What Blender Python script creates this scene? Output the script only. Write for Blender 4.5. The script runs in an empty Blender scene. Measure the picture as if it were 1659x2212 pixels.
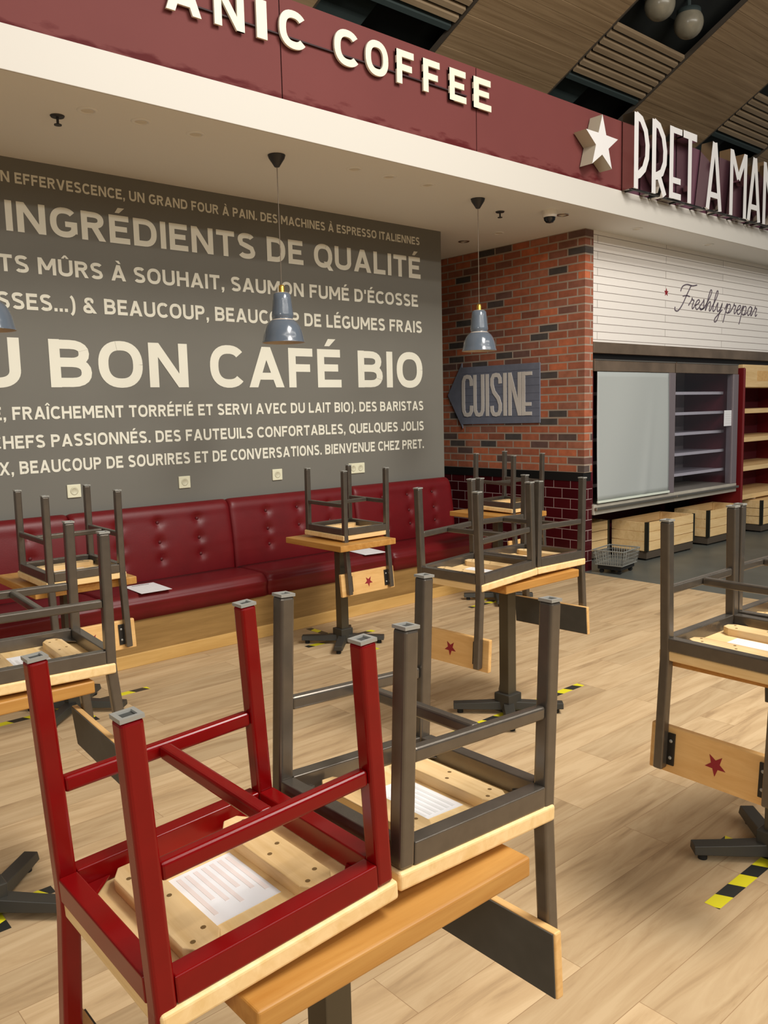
import bpy, bmesh, math, random
from mathutils import Vector, Matrix
random.seed(7)
SC = bpy.context.scene
COL = SC.collection
PI = math.pi

# ------------------------------------------------------------------ camera, world, lights, exposure
CAM_C = Vector((-5.5775, -5.5594, 1.5837))
CAM_R = Vector((0.75423, -0.65616, -0.02449))
CAM_U = Vector((0.09732, 0.07482, 0.99244))
CAM_F = Vector((0.64936, 0.75091, -0.12029))
cd = bpy.data.cameras.new('camera')
cam = bpy.data.objects.new('camera', cd)
COL.objects.link(cam)
cd.sensor_fit = 'VERTICAL'
cd.sensor_height = 36.0
cd.lens = 36.0 * 1790.5 / 2212.0
cd.clip_start = 0.05
cam.matrix_world = Matrix(((CAM_R.x, CAM_U.x, -CAM_F.x, CAM_C.x), (CAM_R.y, CAM_U.y, -CAM_F.y, CAM_C.y),
                           (CAM_R.z, CAM_U.z, -CAM_F.z, CAM_C.z), (0, 0, 0, 1)))
SC.camera = cam

wd = bpy.data.worlds.new('world')
SC.world = wd
wd.use_nodes = True
bg = wd.node_tree.nodes['Background']
bg.inputs[0].default_value = (0.94, 0.97, 1.0, 1)
bg.inputs[1].default_value = 0.15

def area(name, loc, target, sx, sy, power, col=(1.0, 0.95, 0.88)):
    l = bpy.data.lights.new(name, 'AREA')
    l.shape = 'RECTANGLE'
    l.size = sx
    l.size_y = sy
    l.energy = power
    l.color = col
    o = bpy.data.objects.new(name, l)
    COL.objects.link(o)
    o.location = loc
    d = Vector(target) - Vector(loc)
    o.rotation_euler = d.to_track_quat('-Z', 'Y').to_euler()
    return o
# rows of hall lamps above and behind the viewer
area('hall_lamp_row_near', (-2.2, -8.1, 6.53), (-2.6, -1.0, 1.5), 14.0, 0.16, 178)
area('hall_lamp_row_middle', (-2.2, -11.3, 6.53), (-2.6, -1.0, 1.5), 14.0, 0.20, 262)
area('hall_lamp_row_far', (-2.2, -17.5, 6.53), (-2.6, -1.0, 1.5), 16.0, 0.24, 575)
area('hall_lamp_side', (-13.0, -8.0, 4.6), (1.0, -2.0, 1.2), 2.0, 1.2, 260)
area('hall_lamp_overhead', (-1.6, -6.2, 6.4), (-2.8, -5.4, 0.0), 3.0, 1.8, 580)

vs = SC.view_settings
vs.view_transform = 'Standard'
vs.look = 'None'
vs.gamma = 1.0
vs.use_curve_mapping = False
vs.exposure = -0.25

# ------------------------------------------------------------------ materials
def srgb(r, g, b):
    f = lambda c: (c / 12.92) if c <= 0.04045 else ((c + 0.055) / 1.055) ** 2.4
    return (f(r / 255), f(g / 255), f(b / 255), 1)

def mat(name, col, rough=0.6, metal=0.0, noise=0.0, nscale=8.0, bump=0.0, bscale=60.0, spec=0.5, coat=0.0):
    m = bpy.data.materials.new(name)
    m.use_nodes = True
    nt = m.node_tree
    b = nt.nodes['Principled BSDF']
    b.inputs['Base Color'].default_value = col
    b.inputs['Roughness'].default_value = rough
    b.inputs['Metallic'].default_value = metal
    b.inputs['Specular IOR Level'].default_value = spec
    b.inputs['Coat Weight'].default_value = coat
    b.inputs['Coat Roughness'].default_value = 0.15
    tc = nt.nodes.new('ShaderNodeTexCoord')
    if noise:
        n = nt.nodes.new('ShaderNodeTexNoise')
        n.inputs['Scale'].default_value = nscale
        n.inputs['Detail'].default_value = 5
        nt.links.new(tc.outputs['Object'], n.inputs['Vector'])
        r = nt.nodes.new('ShaderNodeValToRGB')
        r.color_ramp.elements[0].position = 0.3
        r.color_ramp.elements[1].position = 0.7
        r.color_ramp.elements[0].color = tuple(c * (1 - noise) for c in col[:3]) + (1,)
        r.color_ramp.elements[1].color = tuple(min(1, c * (1 + noise)) for c in col[:3]) + (1,)
        nt.links.new(n.outputs['Fac'], r.inputs['Fac'])
        nt.links.new(r.outputs['Color'], b.inputs['Base Color'])
    if bump:
        n2 = nt.nodes.new('ShaderNodeTexNoise')
        n2.inputs['Scale'].default_value = bscale
        nt.links.new(tc.outputs['Object'], n2.inputs['Vector'])
        bp = nt.nodes.new('ShaderNodeBump')
        bp.inputs['Strength'].default_value = bump
        bp.inputs['Distance'].default_value = 0.004
        nt.links.new(n2.outputs['Fac'], bp.inputs['Height'])
        nt.links.new(bp.outputs['Normal'], b.inputs['Normal'])
    return m

def wood(name, c1, c2, rough=0.45, stretch=(2.0, 22.0, 22.0), knots=True, coat=0.0):
    """grain runs along the object's local axis with the small stretch value"""
    m = bpy.data.materials.new(name)
    m.use_nodes = True
    nt = m.node_tree
    b = nt.nodes['Principled BSDF']
    b.inputs['Roughness'].default_value = rough
    b.inputs['Coat Weight'].default_value = coat
    tc = nt.nodes.new('ShaderNodeTexCoord')
    mp = nt.nodes.new('ShaderNodeMapping')
    mp.inputs['Scale'].default_value = stretch
    nt.links.new(tc.outputs['Object'], mp.inputs['Vector'])
    n = nt.nodes.new('ShaderNodeTexNoise')
    n.inputs['Scale'].default_value = 1.6
    n.inputs['Detail'].default_value = 6
    n.inputs['Roughness'].default_value = 0.62
    n.inputs['Distortion'].default_value = 0.7
    nt.links.new(mp.outputs['Vector'], n.inputs['Vector'])
    r = nt.nodes.new('ShaderNodeValToRGB')
    r.color_ramp.elements[0].position = 0.32
    r.color_ramp.elements[1].position = 0.68
    r.color_ramp.elements[0].color = c1
    r.color_ramp.elements[1].color = c2
    nt.links.new(n.outputs['Fac'], r.inputs['Fac'])
    nt.links.new(r.outputs['Color'], b.inputs['Base Color'])
    return m

def brick(name, axes, w, h, mortar, ramp, mcol, rough, bump=0.3, mscale=1.0, noise=0.25, offset=(0, 0), spec=0.5):
    """wall bricks: axes picks which object coordinates run along and up the wall"""
    m = bpy.data.materials.new(name)
    m.use_nodes = True
    nt = m.node_tree
    L = nt.links
    b = nt.nodes['Principled BSDF']
    b.inputs['Specular IOR Level'].default_value = spec
    tc = nt.nodes.new('ShaderNodeTexCoord')
    sp = nt.nodes.new('ShaderNodeSeparateXYZ')
    L.new(tc.outputs['Object'], sp.inputs[0])
    cb = nt.nodes.new('ShaderNodeCombineXYZ')
    if axes == 'both':            # y along the long side, x along the end face: both feed the same course
        ad = nt.nodes.new('ShaderNodeMath'); ad.operation = 'ADD'
        L.new(sp.outputs[0], ad.inputs[0]); L.new(sp.outputs[1], ad.inputs[1])
        L.new(ad.outputs[0], cb.inputs[0])
    else:
        L.new(sp.outputs['XYZ'.index(axes)], cb.inputs[0])
    L.new(sp.outputs[2], cb.inputs[1])
    mp = nt.nodes.new('ShaderNodeMapping')
    mp.inputs['Location'].default_value = (offset[0], offset[1], 0)
    L.new(cb.outputs[0], mp.inputs['Vector'])
    bt = nt.nodes.new('ShaderNodeTexBrick')
    bt.inputs['Scale'].default_value = 1.0
    bt.inputs['Brick Width'].default_value = w
    bt.inputs['Row Height'].default_value = h
    bt.inputs['Mortar Size'].default_value = mortar
    bt.inputs['Mortar Smooth'].default_value = 0.2
    bt.inputs['Bias'].default_value = 0.0
    bt.inputs['Color1'].default_value = (0, 0, 0, 1)
    bt.inputs['Color2'].default_value = (1, 1, 1, 1)
    bt.inputs['Mortar'].default_value = (0.5, 0.5, 0.5, 1)
    L.new(mp.outputs['Vector'], bt.inputs['Vector'])
    r = nt.nodes.new('ShaderNodeValToRGB')
    els = r.color_ramp.elements
    while len(els) < len(ramp):
        els.new(0.5)
    for e, (p, c) in zip(els, ramp):
        e.position = p
        e.color = c
    L.new(bt.outputs['Color'], r.inputs['Fac'])
    n = nt.nodes.new('ShaderNodeTexNoise')
    n.inputs['Scale'].default_value = 14.0
    n.inputs['Detail'].default_value = 6
    L.new(tc.outputs['Object'], n.inputs['Vector'])
    mr = nt.nodes.new('ShaderNodeMapRange')
    mr.inputs['To Min'].default_value = 1 - noise
    mr.inputs['To Max'].default_value = 1 + noise
    L.new(n.outputs['Fac'], mr.inputs['Value'])
    mu = nt.nodes.new('ShaderNodeVectorMath'); mu.operation = 'SCALE'
    L.new(r.outputs['Color'], mu.inputs[0]); L.new(mr.outputs[0], mu.inputs['Scale'])
    mx = nt.nodes.new('ShaderNodeMix'); mx.data_type = 'RGBA'
    L.new(bt.outputs['Fac'], mx.inputs['Factor'])
    L.new(mu.outputs[0], mx.inputs['A'])
    mx.inputs['B'].default_value = mcol
    L.new(mx.outputs['Result'], b.inputs['Base Color'])
    b.inputs['Roughness'].default_value = rough
    iv = nt.nodes.new('ShaderNodeMath'); iv.operation = 'SUBTRACT'; iv.inputs[0].default_value = 1.0
    L.new(bt.outputs['Fac'], iv.inputs[1])
    bp = nt.nodes.new('ShaderNodeBump')
    bp.inputs['Strength'].default_value = bump
    bp.inputs['Distance'].default_value = 0.006
    L.new(iv.outputs[0], bp.inputs['Height'])
    L.new(bp.outputs['Normal'], b.inputs['Normal'])
    return m

def floor_mat():
    m = bpy.data.materials.new('oak_planks')
    m.use_nodes = True
    nt = m.node_tree
    L = nt.links
    b = nt.nodes['Principled BSDF']
    b.inputs['Roughness'].default_value = 0.55
    b.inputs['Specular IOR Level'].default_value = 0.08
    tc = nt.nodes.new('ShaderNodeTexCoord')
    bt = nt.nodes.new('ShaderNodeTexBrick')
    bt.offset = 0.37
    bt.inputs['Scale'].default_value = 1.0
    bt.inputs['Brick Width'].default_value = 1.25
    bt.inputs['Row Height'].default_value = 0.185
    bt.inputs['Mortar Size'].default_value = 0.0012
    bt.inputs['Mortar Smooth'].default_value = 0.3
    bt.inputs['Color1'].default_value = (0, 0, 0, 1)
    bt.inputs['Color2'].default_value = (1, 1, 1, 1)
    bt.inputs['Mortar'].default_value = (0.2, 0.2, 0.2, 1)
    L.new(tc.outputs['Object'], bt.inputs['Vector'])
    # each plank shifts its grain
    sc = nt.nodes.new('ShaderNodeVectorMath'); sc.operation = 'SCALE'
    sc.inputs['Scale'].default_value = 13.0
    L.new(bt.outputs['Color'], sc.inputs[0])
    ad = nt.nodes.new('ShaderNodeVectorMath'); ad.operation = 'ADD'
    L.new(tc.outputs['Object'], ad.inputs[0]); L.new(sc.outputs[0], ad.inputs[1])
    mp = nt.nodes.new('ShaderNodeMapping')
    mp.inputs['Scale'].default_value = (1.1, 9.0, 1.0)
    L.new(ad.outputs[0], mp.inputs['Vector'])
    n = nt.nodes.new('ShaderNodeTexNoise')
    n.inputs['Scale'].default_value = 1.5
    n.inputs['Detail'].default_value = 7
    n.inputs['Roughness'].default_value = 0.6
    n.inputs['Distortion'].default_value = 0.9
    L.new(mp.outputs['Vector'], n.inputs['Vector'])
    r = nt.nodes.new('ShaderNodeValToRGB')
    e = r.color_ramp.elements
    e[0].position = 0.28; e[0].color = FLOOR_DARK
    e[1].position = 0.62; e[1].color = FLOOR_LIGHT
    x = e.new(0.44); x.color = FLOOR_MID
    L.new(n.outputs['Fac'], r.inputs['Fac'])
    mr = nt.nodes.new('ShaderNodeMapRange')
    mr.inputs['To Min'].default_value = 0.86
    mr.inputs['To Max'].default_value = 1.10
    sx = nt.nodes.new('ShaderNodeSeparateXYZ')
    L.new(bt.outputs['Color'], sx.inputs[0])
    L.new(sx.outputs[0], mr.inputs['Value'])
    mu = nt.nodes.new('ShaderNodeVectorMath'); mu.operation = 'SCALE'
    L.new(r.outputs['Color'], mu.inputs[0]); L.new(mr.outputs[0], mu.inputs['Scale'])
    mx = nt.nodes.new('ShaderNodeMix'); mx.data_type = 'RGBA'
    L.new(bt.outputs['Fac'], mx.inputs['Factor'])
    L.new(mu.outputs[0], mx.inputs['A'])
    mx.inputs['B'].default_value = srgb(158, 128, 94)
    L.new(mx.outputs['Result'], b.inputs['Base Color'])
    return m
FLOOR_DARK = srgb(164, 137, 103)
FLOOR_MID = srgb(190, 162, 124)
FLOOR_LIGHT = srgb(204, 178, 140)

M = {}
M['floor'] = floor_mat()
M['dark_floor'] = mat('grey_screed', srgb(92, 94, 88), 0.45, noise=0.15, nscale=3)
M['mural'] = mat('grey_mural_paint', srgb(113, 111, 103), 0.8, noise=0.03, nscale=2)
M['mural_text'] = mat('cream_mural_lettering', srgb(230, 228, 212), 0.7)
M['plaster'] = mat('white_plaster', srgb(238, 238, 234), 0.7)
M['white_band'] = mat('white_gloss_paint', srgb(204, 200, 191), 0.6)
M['fascia_purple'] = mat('plum_fascia_tone', srgb(92, 58, 72), 0.5, spec=0.2, noise=0.08, nscale=1.5)  # plum tone for the fascia run right of the star
M['seam'] = mat('dark_seam', srgb(42, 14, 18), 0.7)
M['cream'] = mat('cream_sign_enamel', srgb(222, 216, 196), 0.5)
M['sign_white'] = mat('white_sign_face', srgb(222, 220, 218), 0.4)
M['sign_side'] = mat('mirror_sign_return', srgb(214, 206, 200), 0.1, metal=1.0)
M['star_side'] = mat('beige_sign_return', srgb(176, 168, 148), 0.4)
M['black'] = mat('black_paint', srgb(22, 21, 20), 0.5)
M['void'] = mat('dark_ceiling_void', srgb(34, 38, 36), 0.8, noise=0.3, nscale=2)
M['teal'] = mat('teal_ceiling_edge', srgb(58, 70, 68), 0.7)
M['gun'] = mat('bronze_grey_powder_coat', srgb(104, 97, 88), 0.26, metal=0.6, noise=0.08, nscale=30)
M['red'] = mat('red_gloss_paint', srgb(120, 5, 7), 0.22, spec=0.3, noise=0.06, nscale=20)
M['cap'] = mat('grey_tube_end', srgb(160, 160, 154), 0.45, metal=0.3)
M['cap_dark'] = mat('tube_end_shade', srgb(62, 64, 62), 0.7)  # dark inset face, paints the shade inside the hollow tube end
M['seat_wood'] = wood('pale_plywood', srgb(230, 194, 132), srgb(246, 216, 162), 0.5, (18.0, 2.2, 18.0))
M['batten'] = wood('pale_batten', srgb(216, 178, 120), srgb(238, 206, 154), 0.55, (22.0, 1.6, 22.0))
M['board'] = wood('backrest_plywood', srgb(214, 166, 100), srgb(232, 190, 126), 0.5, (20.0, 1.6, 20.0))
M['board_dark'] = mat('dark_backrest_face', srgb(72, 71, 66), 0.55, noise=0.1, nscale=20)
M['bracket'] = mat('black_bracket', srgb(40, 37, 33), 0.4, metal=0.3)
M['star'] = mat('maroon_star_print', srgb(140, 24, 36), 0.6)
M['paper'] = mat('white_paper', srgb(236, 236, 238), 0.8)
M['paper_ink'] = mat('grey_print', srgb(220, 220, 220), 0.8)
M['paper_pink'] = mat('faded_pink_print', srgb(230, 218, 214), 0.8)
M['screw'] = mat('screw_hole', srgb(120, 92, 52), 0.6)
M['table_x'] = wood('honey_oak', srgb(172, 118, 50), srgb(194, 144, 74), 0.45, (1.6, 20.0, 20.0))
M['table_y'] = wood('honey_oak_cross', srgb(176, 122, 54), srgb(198, 148, 78), 0.42, (20.0, 1.6, 20.0))
M['post'] = mat('grey_steel_post', srgb(88, 82, 68), 0.4, metal=0.5)
M['base'] = mat('charcoal_cast_base', srgb(66, 64, 58), 0.45, metal=0.3)
M['rubber'] = mat('black_rubber', srgb(24, 24, 22), 0.8)
M['leather'] = mat('oxblood_leather', srgb(100, 12, 18), 0.4, spec=0.35, noise=0.10, nscale=6, bump=0.12, bscale=240)
M['leather_dark'] = mat('oxblood_button', srgb(84, 10, 16), 0.6)
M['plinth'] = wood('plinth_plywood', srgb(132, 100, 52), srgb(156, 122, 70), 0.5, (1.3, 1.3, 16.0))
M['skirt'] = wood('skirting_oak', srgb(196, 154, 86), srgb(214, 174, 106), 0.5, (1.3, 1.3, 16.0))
M['socket'] = mat('cream_socket_plastic', srgb(226, 224, 196), 0.4)
M['socket_in'] = mat('socket_recess', srgb(204, 201, 174), 0.5)
M['brick'] = brick('red_brick', 'both', 0.225, 0.0751, 0.008,
                   [(0.0, srgb(128, 76, 58)), (0.16, srgb(176, 98, 66)), (0.34, srgb(156, 92, 68)), (0.5, srgb(194, 108, 70)), (0.62, srgb(138, 86, 68)),
                    (0.74, srgb(174, 108, 80)), (0.82, srgb(120, 80, 68)), (0.88, srgb(106, 78, 70)), (0.92, srgb(80, 72, 68)), (1.0, srgb(72, 68, 66))],
                   srgb(166, 150, 134), 0.8, 0.5, offset=(0.0, -0.957 % 0.0751), noise=0.42)
M['maroon_tile'] = brick('maroon_metro_tile', 'both', 0.20, 0.10, 0.0035,
                         [(0.0, srgb(66, 14, 20)), (0.5, srgb(76, 18, 24)), (1.0, srgb(60, 12, 18))], srgb(170, 150, 148), 0.2, 0.3, noise=0.08)
M['white_tile'] = brick('white_metro_tile', 'X', 2.40, 0.0737, 0.0030,
                        [(0.0, srgb(244, 239, 232)), (0.5, srgb(248, 243, 236)), (1.0, srgb(240, 235, 228))], srgb(136, 124, 116), 0.3, 0.25, noise=0.02)
M['ceil_wood'] = wood('slatted_timber', srgb(146, 118, 84), srgb(182, 152, 114), 0.55, (0.35, 14.0, 14.0))
M['slat_wood'] = wood('pale_slat', srgb(150, 126, 96), srgb(176, 152, 120), 0.55, (0.5, 10.0, 10.0))
M['globe'] = mat('frosted_lamp_glass', srgb(158, 150, 130), 0.25, noise=0.16, nscale=9)
M['shade'] = mat('blue_grey_enamel', srgb(96, 106, 118), 0.18, coat=0.5)
M['shade_in'] = mat('white_enamel_inside', srgb(200, 186, 170), 0.4)
M['brass'] = mat('brass', srgb(226, 182, 84), 0.25, metal=0.9)
M['cord'] = mat('grey_fabric_cord', srgb(112, 100, 86), 0.8)
M['rose'] = mat('dark_ceiling_cup', srgb(50, 50, 54), 0.45)
M['chrome'] = mat('satin_chrome', srgb(190, 184, 172), 0.22, metal=0.9)
M['lens'] = mat('pale_lens', srgb(226, 218, 200), 0.3)
M['dark_glass'] = mat('smoked_dome', srgb(30, 30, 34), 0.1)
M['steel'] = mat('brushed_steel', srgb(190, 184, 170), 0.3, metal=0.1, noise=0.1, nscale=5)
M['steel_dark'] = mat('dark_bronzed_steel', srgb(122, 106, 90), 0.28, metal=0.3, noise=0.25, nscale=4)
M['lilac_steel'] = mat('grey_post_paint', srgb(138, 128, 132), 0.35, metal=0.3)
M['blind'] = mat('pale_grey_blind_cloth', srgb(174, 180, 178), 0.85, bump=0.1, bscale=30)
M['blind_bar'] = mat('pale_blind_bar', srgb(222, 230, 216), 0.5)
M['fridge_in'] = mat('fridge_grey_back', srgb(160, 150, 146), 0.4)
M['maroon_in'] = mat('dark_maroon_lining', srgb(96, 34, 44), 0.4)
M['maroon_panel'] = mat('maroon_side_panel', srgb(110, 18, 22), 0.4)
M['shelf_glass'] = mat('pale_glass_shelf', srgb(214, 210, 216), 0.15)
M['crate'] = wood('pine_crate', srgb(220, 184, 126), srgb(238, 206, 152), 0.6, (1.4, 14.0, 14.0))
M['strap'] = mat('dark_metal_strap', srgb(52, 52, 42), 0.45, metal=0.4)
M['stand'] = mat('brown_black_stand', srgb(78, 68, 56), 0.6)
M['wire'] = mat('bright_wire', srgb(160, 162, 156), 0.3, metal=0.4)
M['sign_blue'] = mat('slate_blue_sign_paint', srgb(116, 121, 136), 0.6, noise=0.08, nscale=14)
M['sign_groove'] = mat('sign_groove', srgb(92, 96, 112), 0.7)
M['sign_letter'] = mat('chalk_white_sign_paint', srgb(220, 214, 206), 0.7)
M['ink'] = mat('violet_grey_script_paint', srgb(104, 94, 104), 0.6)
M['cup'] = mat('white_china', srgb(236, 232, 224), 0.3)

def tape_mat():
    m = bpy.data.materials.new('hazard_tape')
    m.use_nodes = True
    nt = m.node_tree
    b = nt.nodes['Principled BSDF']
    b.inputs['Roughness'].default_value = 0.4
    tc = nt.nodes.new('ShaderNodeTexCoord')
    sp = nt.nodes.new('ShaderNodeSeparateXYZ')
    nt.links.new(tc.outputs['Object'], sp.inputs[0])
    a1 = nt.nodes.new('ShaderNodeMath'); a1.operation = 'MULTIPLY_ADD'
    nt.links.new(sp.outputs[1], a1.inputs[0]); a1.inputs[1].default_value = 0.45
    nt.links.new(sp.outputs[0], a1.inputs[2])
    a2 = nt.nodes.new('ShaderNodeMath'); a2.operation = 'DIVIDE'; a2.inputs[1].default_value = 0.17
    nt.links.new(a1.outputs[0], a2.inputs[0])
    a3 = nt.nodes.new('ShaderNodeMath'); a3.operation = 'FRACT'
    nt.links.new(a2.outputs[0], a3.inputs[0])
    a4 = nt.nodes.new('ShaderNodeMath'); a4.operation = 'GREATER_THAN'; a4.inputs[1].default_value = 0.5
    nt.links.new(a3.outputs[0], a4.inputs[0])
    mx = nt.nodes.new('ShaderNodeMix'); mx.data_type = 'RGBA'
    mx.inputs['A'].default_value = srgb(44, 45, 42)
    mx.inputs['B'].default_value = srgb(232, 222, 40)
    nt.links.new(a4.outputs[0], mx.inputs['Factor'])
    nt.links.new(mx.outputs['Result'], b.inputs['Base Color'])
    return m
M['tape'] = tape_mat()

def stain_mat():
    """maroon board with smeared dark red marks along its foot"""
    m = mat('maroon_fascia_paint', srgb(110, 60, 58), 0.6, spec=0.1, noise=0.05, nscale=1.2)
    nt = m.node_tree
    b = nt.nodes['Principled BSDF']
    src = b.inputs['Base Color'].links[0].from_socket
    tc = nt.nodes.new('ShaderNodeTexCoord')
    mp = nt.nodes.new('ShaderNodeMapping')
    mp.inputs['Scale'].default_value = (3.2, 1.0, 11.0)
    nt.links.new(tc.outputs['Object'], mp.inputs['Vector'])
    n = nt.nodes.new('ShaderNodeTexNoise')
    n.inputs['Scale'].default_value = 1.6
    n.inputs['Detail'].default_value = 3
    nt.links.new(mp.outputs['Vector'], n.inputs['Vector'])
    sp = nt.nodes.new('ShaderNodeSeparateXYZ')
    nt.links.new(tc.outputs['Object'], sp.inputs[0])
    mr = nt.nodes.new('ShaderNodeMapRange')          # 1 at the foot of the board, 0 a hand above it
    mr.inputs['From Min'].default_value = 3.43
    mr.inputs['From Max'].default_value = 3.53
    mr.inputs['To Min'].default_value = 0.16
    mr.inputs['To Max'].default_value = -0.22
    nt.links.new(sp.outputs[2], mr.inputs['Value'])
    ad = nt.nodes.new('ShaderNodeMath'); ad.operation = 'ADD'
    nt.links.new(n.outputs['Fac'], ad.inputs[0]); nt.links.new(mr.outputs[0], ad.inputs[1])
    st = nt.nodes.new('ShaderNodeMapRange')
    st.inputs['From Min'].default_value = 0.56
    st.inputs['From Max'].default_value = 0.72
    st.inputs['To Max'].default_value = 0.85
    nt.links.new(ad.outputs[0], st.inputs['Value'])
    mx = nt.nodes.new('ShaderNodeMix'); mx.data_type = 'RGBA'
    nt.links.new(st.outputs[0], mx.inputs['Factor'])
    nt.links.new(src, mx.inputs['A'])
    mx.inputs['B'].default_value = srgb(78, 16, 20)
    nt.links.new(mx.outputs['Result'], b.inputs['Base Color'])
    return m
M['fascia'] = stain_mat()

def glass_mat():
    m = bpy.data.materials.new('clear_pane')
    m.use_nodes = True
    nt = m.node_tree
    nt.nodes.remove(nt.nodes['Principled BSDF'])
    t = nt.nodes.new('ShaderNodeBsdfTransparent')
    t.inputs[0].default_value = (0.93, 0.93, 0.95, 1)
    g = nt.nodes.new('ShaderNodeBsdfGlossy')
    g.inputs['Roughness'].default_value = 0.06
    fr = nt.nodes.new('ShaderNodeValue')
    fr.outputs[0].default_value = 0.07
    mx = nt.nodes.new('ShaderNodeMixShader')
    nt.links.new(fr.outputs[0], mx.inputs[0])
    nt.links.new(t.outputs[0], mx.inputs[1])
    nt.links.new(g.outputs[0], mx.inputs[2])
    nt.links.new(mx.outputs[0], nt.nodes['Material Output'].inputs[0])
    return m
M['pane'] = glass_mat()

# ------------------------------------------------------------------ mesh helpers
class MB:
    def __init__(s):
        s.bm = bmesh.new()
    def box(s, x0, x1, y0, y1, z0, z1, mi=0):
        v = [s.bm.verts.new(p) for p in ((x0, y0, z0), (x1, y0, z0), (x1, y1, z0), (x0, y1, z0), (x0, y0, z1), (x1, y0, z1), (x1, y1, z1), (x0, y1, z1))]
        for f in ((3, 2, 1, 0), (4, 5, 6, 7), (0, 1, 5, 4), (1, 2, 6, 5), (2, 3, 7, 6), (3, 0, 4, 7)):
            s.bm.faces.new([v[i] for i in f]).material_index = mi
        return s
    def sweep(s, rings, closed_ends=True, mi=0, loop=False):
        vr = [[s.bm.verts.new(p) for p in r] for r in rings]
        n = len(vr[0])
        seq = list(zip(vr, vr[1:])) + ([(vr[-1], vr[0])] if loop else [])
        for a, b in seq:
            for i in range(n):
                s.bm.faces.new((a[i], a[(i + 1) % n], b[(i + 1) % n], b[i])).material_index = mi
        if closed_ends and not loop:
            s.bm.faces.new(vr[0][::-1]).material_index = mi
            s.bm.faces.new(vr[-1]).material_index = mi
        return s
    def bar(s, p, q, w, h, up=(0, 0, 1), mi=0):
        p, q, up = Vector(p), Vector(q), Vector(up)
        d = (q - p).normalized()
        side = d.cross(up).normalized() * (w / 2)
        u = side.cross(d).normalized() * (h / 2)
        r = lambda c: [c - side - u, c + side - u, c + side + u, c - side + u]
        return s.sweep([r(p), r(q)], mi=mi)
    def path(s, pts, w, h, mi=0):           # square section with level rings, for upright legs
        return s.sweep([[(x - w / 2, y - h / 2, z), (x + w / 2, y - h / 2, z), (x + w / 2, y + h / 2, z), (x - w / 2, y + h / 2, z)] for x, y, z in pts], mi=mi)
    def tube(s, pts, r, n=8, mi=0):
        pts = [Vector(p) for p in pts]
        rings = []
        for i, p in enumerate(pts):
            d = (pts[min(i + 1, len(pts) - 1)] - pts[max(i - 1, 0)]).normalized()
            a = Vector((0, 0, 1)) if abs(d.z) < 0.9 else Vector((1, 0, 0))
            u = d.cross(a).normalized(); v = d.cross(u).normalized()
            rings.append([p + u * (r * math.cos(2 * PI * k / n)) + v * (r * math.sin(2 * PI * k / n)) for k in range(n)])
        return s.sweep(rings, mi=mi)
    def lathe(s, prof, c=(0, 0, 0), n=40, mi=0):
        rings = []
        for r, z in prof:
            rings.append([(c[0] + r * math.cos(2 * PI * k / n), c[1] + r * math.sin(2 * PI * k / n), c[2] + z) for k in range(n)])
        return s.sweep(rings, closed_ends=False, mi=mi)
    def prism(s, poly, fn, d0, d1, mi_front=0, mi_side=0):
        """poly of 2-D points; fn(u, v, d) places it; front at d0"""
        a = [s.bm.verts.new(fn(u, v, d0)) for u, v in poly]
        b = [s.bm.verts.new(fn(u, v, d1)) for u, v in poly]
        n = len(poly)
        s.bm.faces.new(a).material_index = mi_front
        s.bm.faces.new(b[::-1]).material_index = mi_side
        for i in range(n):
            s.bm.faces.new((a[i], b[i], b[(i + 1) % n], a[(i + 1) % n])).material_index = mi_side
        return s
    def build(s, name, mats, parent=None, bevel=0.0, smooth=False, seg=2):
        bmesh.ops.recalc_face_normals(s.bm, faces=s.bm.faces[:])
        me = bpy.data.meshes.new(name)
        s.bm.to_mesh(me)
        s.bm.free()
        for m in (mats if isinstance(mats, (list, tuple)) else [mats]):
            me.materials.append(m)
        o = bpy.data.objects.new(name, me)
        COL.objects.link(o)
        if parent:
            o.parent = parent
        if smooth:
            for p in me.polygons:
                p.use_smooth = True
        if bevel:
            b = o.modifiers.new('bevel', 'BEVEL')
            b.width = bevel
            b.segments = seg
            b.limit_method = 'ANGLE'
            b.angle_limit = math.radians(40)
        return o

def tag(o, label, cat, group=None):
    o['label'] = label
    o['category'] = cat
    if group:
        o['group'] = group
    return o
def thing(name, label, cat, loc=(0, 0, 0), rot=(0, 0, 0), group=None):
    o = bpy.data.objects.new(name, None)
    COL.objects.link(o)
    o.location = loc
    o.rotation_euler = rot
    return tag(o, label, cat, group)
def struct(o, label=None):
    o['kind'] = 'structure'
    if label:
        o['label'] = label
    return o
def dup(root, loc, rot, label, group=None):
    r = root.copy()
    COL.objects.link(r)
    r.location = loc
    r.rotation_euler = rot
    tag(r, label, r['category'], group)
    for ch in list(root.children):
        c = ch.copy(); COL.objects.link(c); c.parent = r
        for g in list(ch.children):
            d = g.copy(); COL.objects.link(d); d.parent = c
    return r

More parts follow.
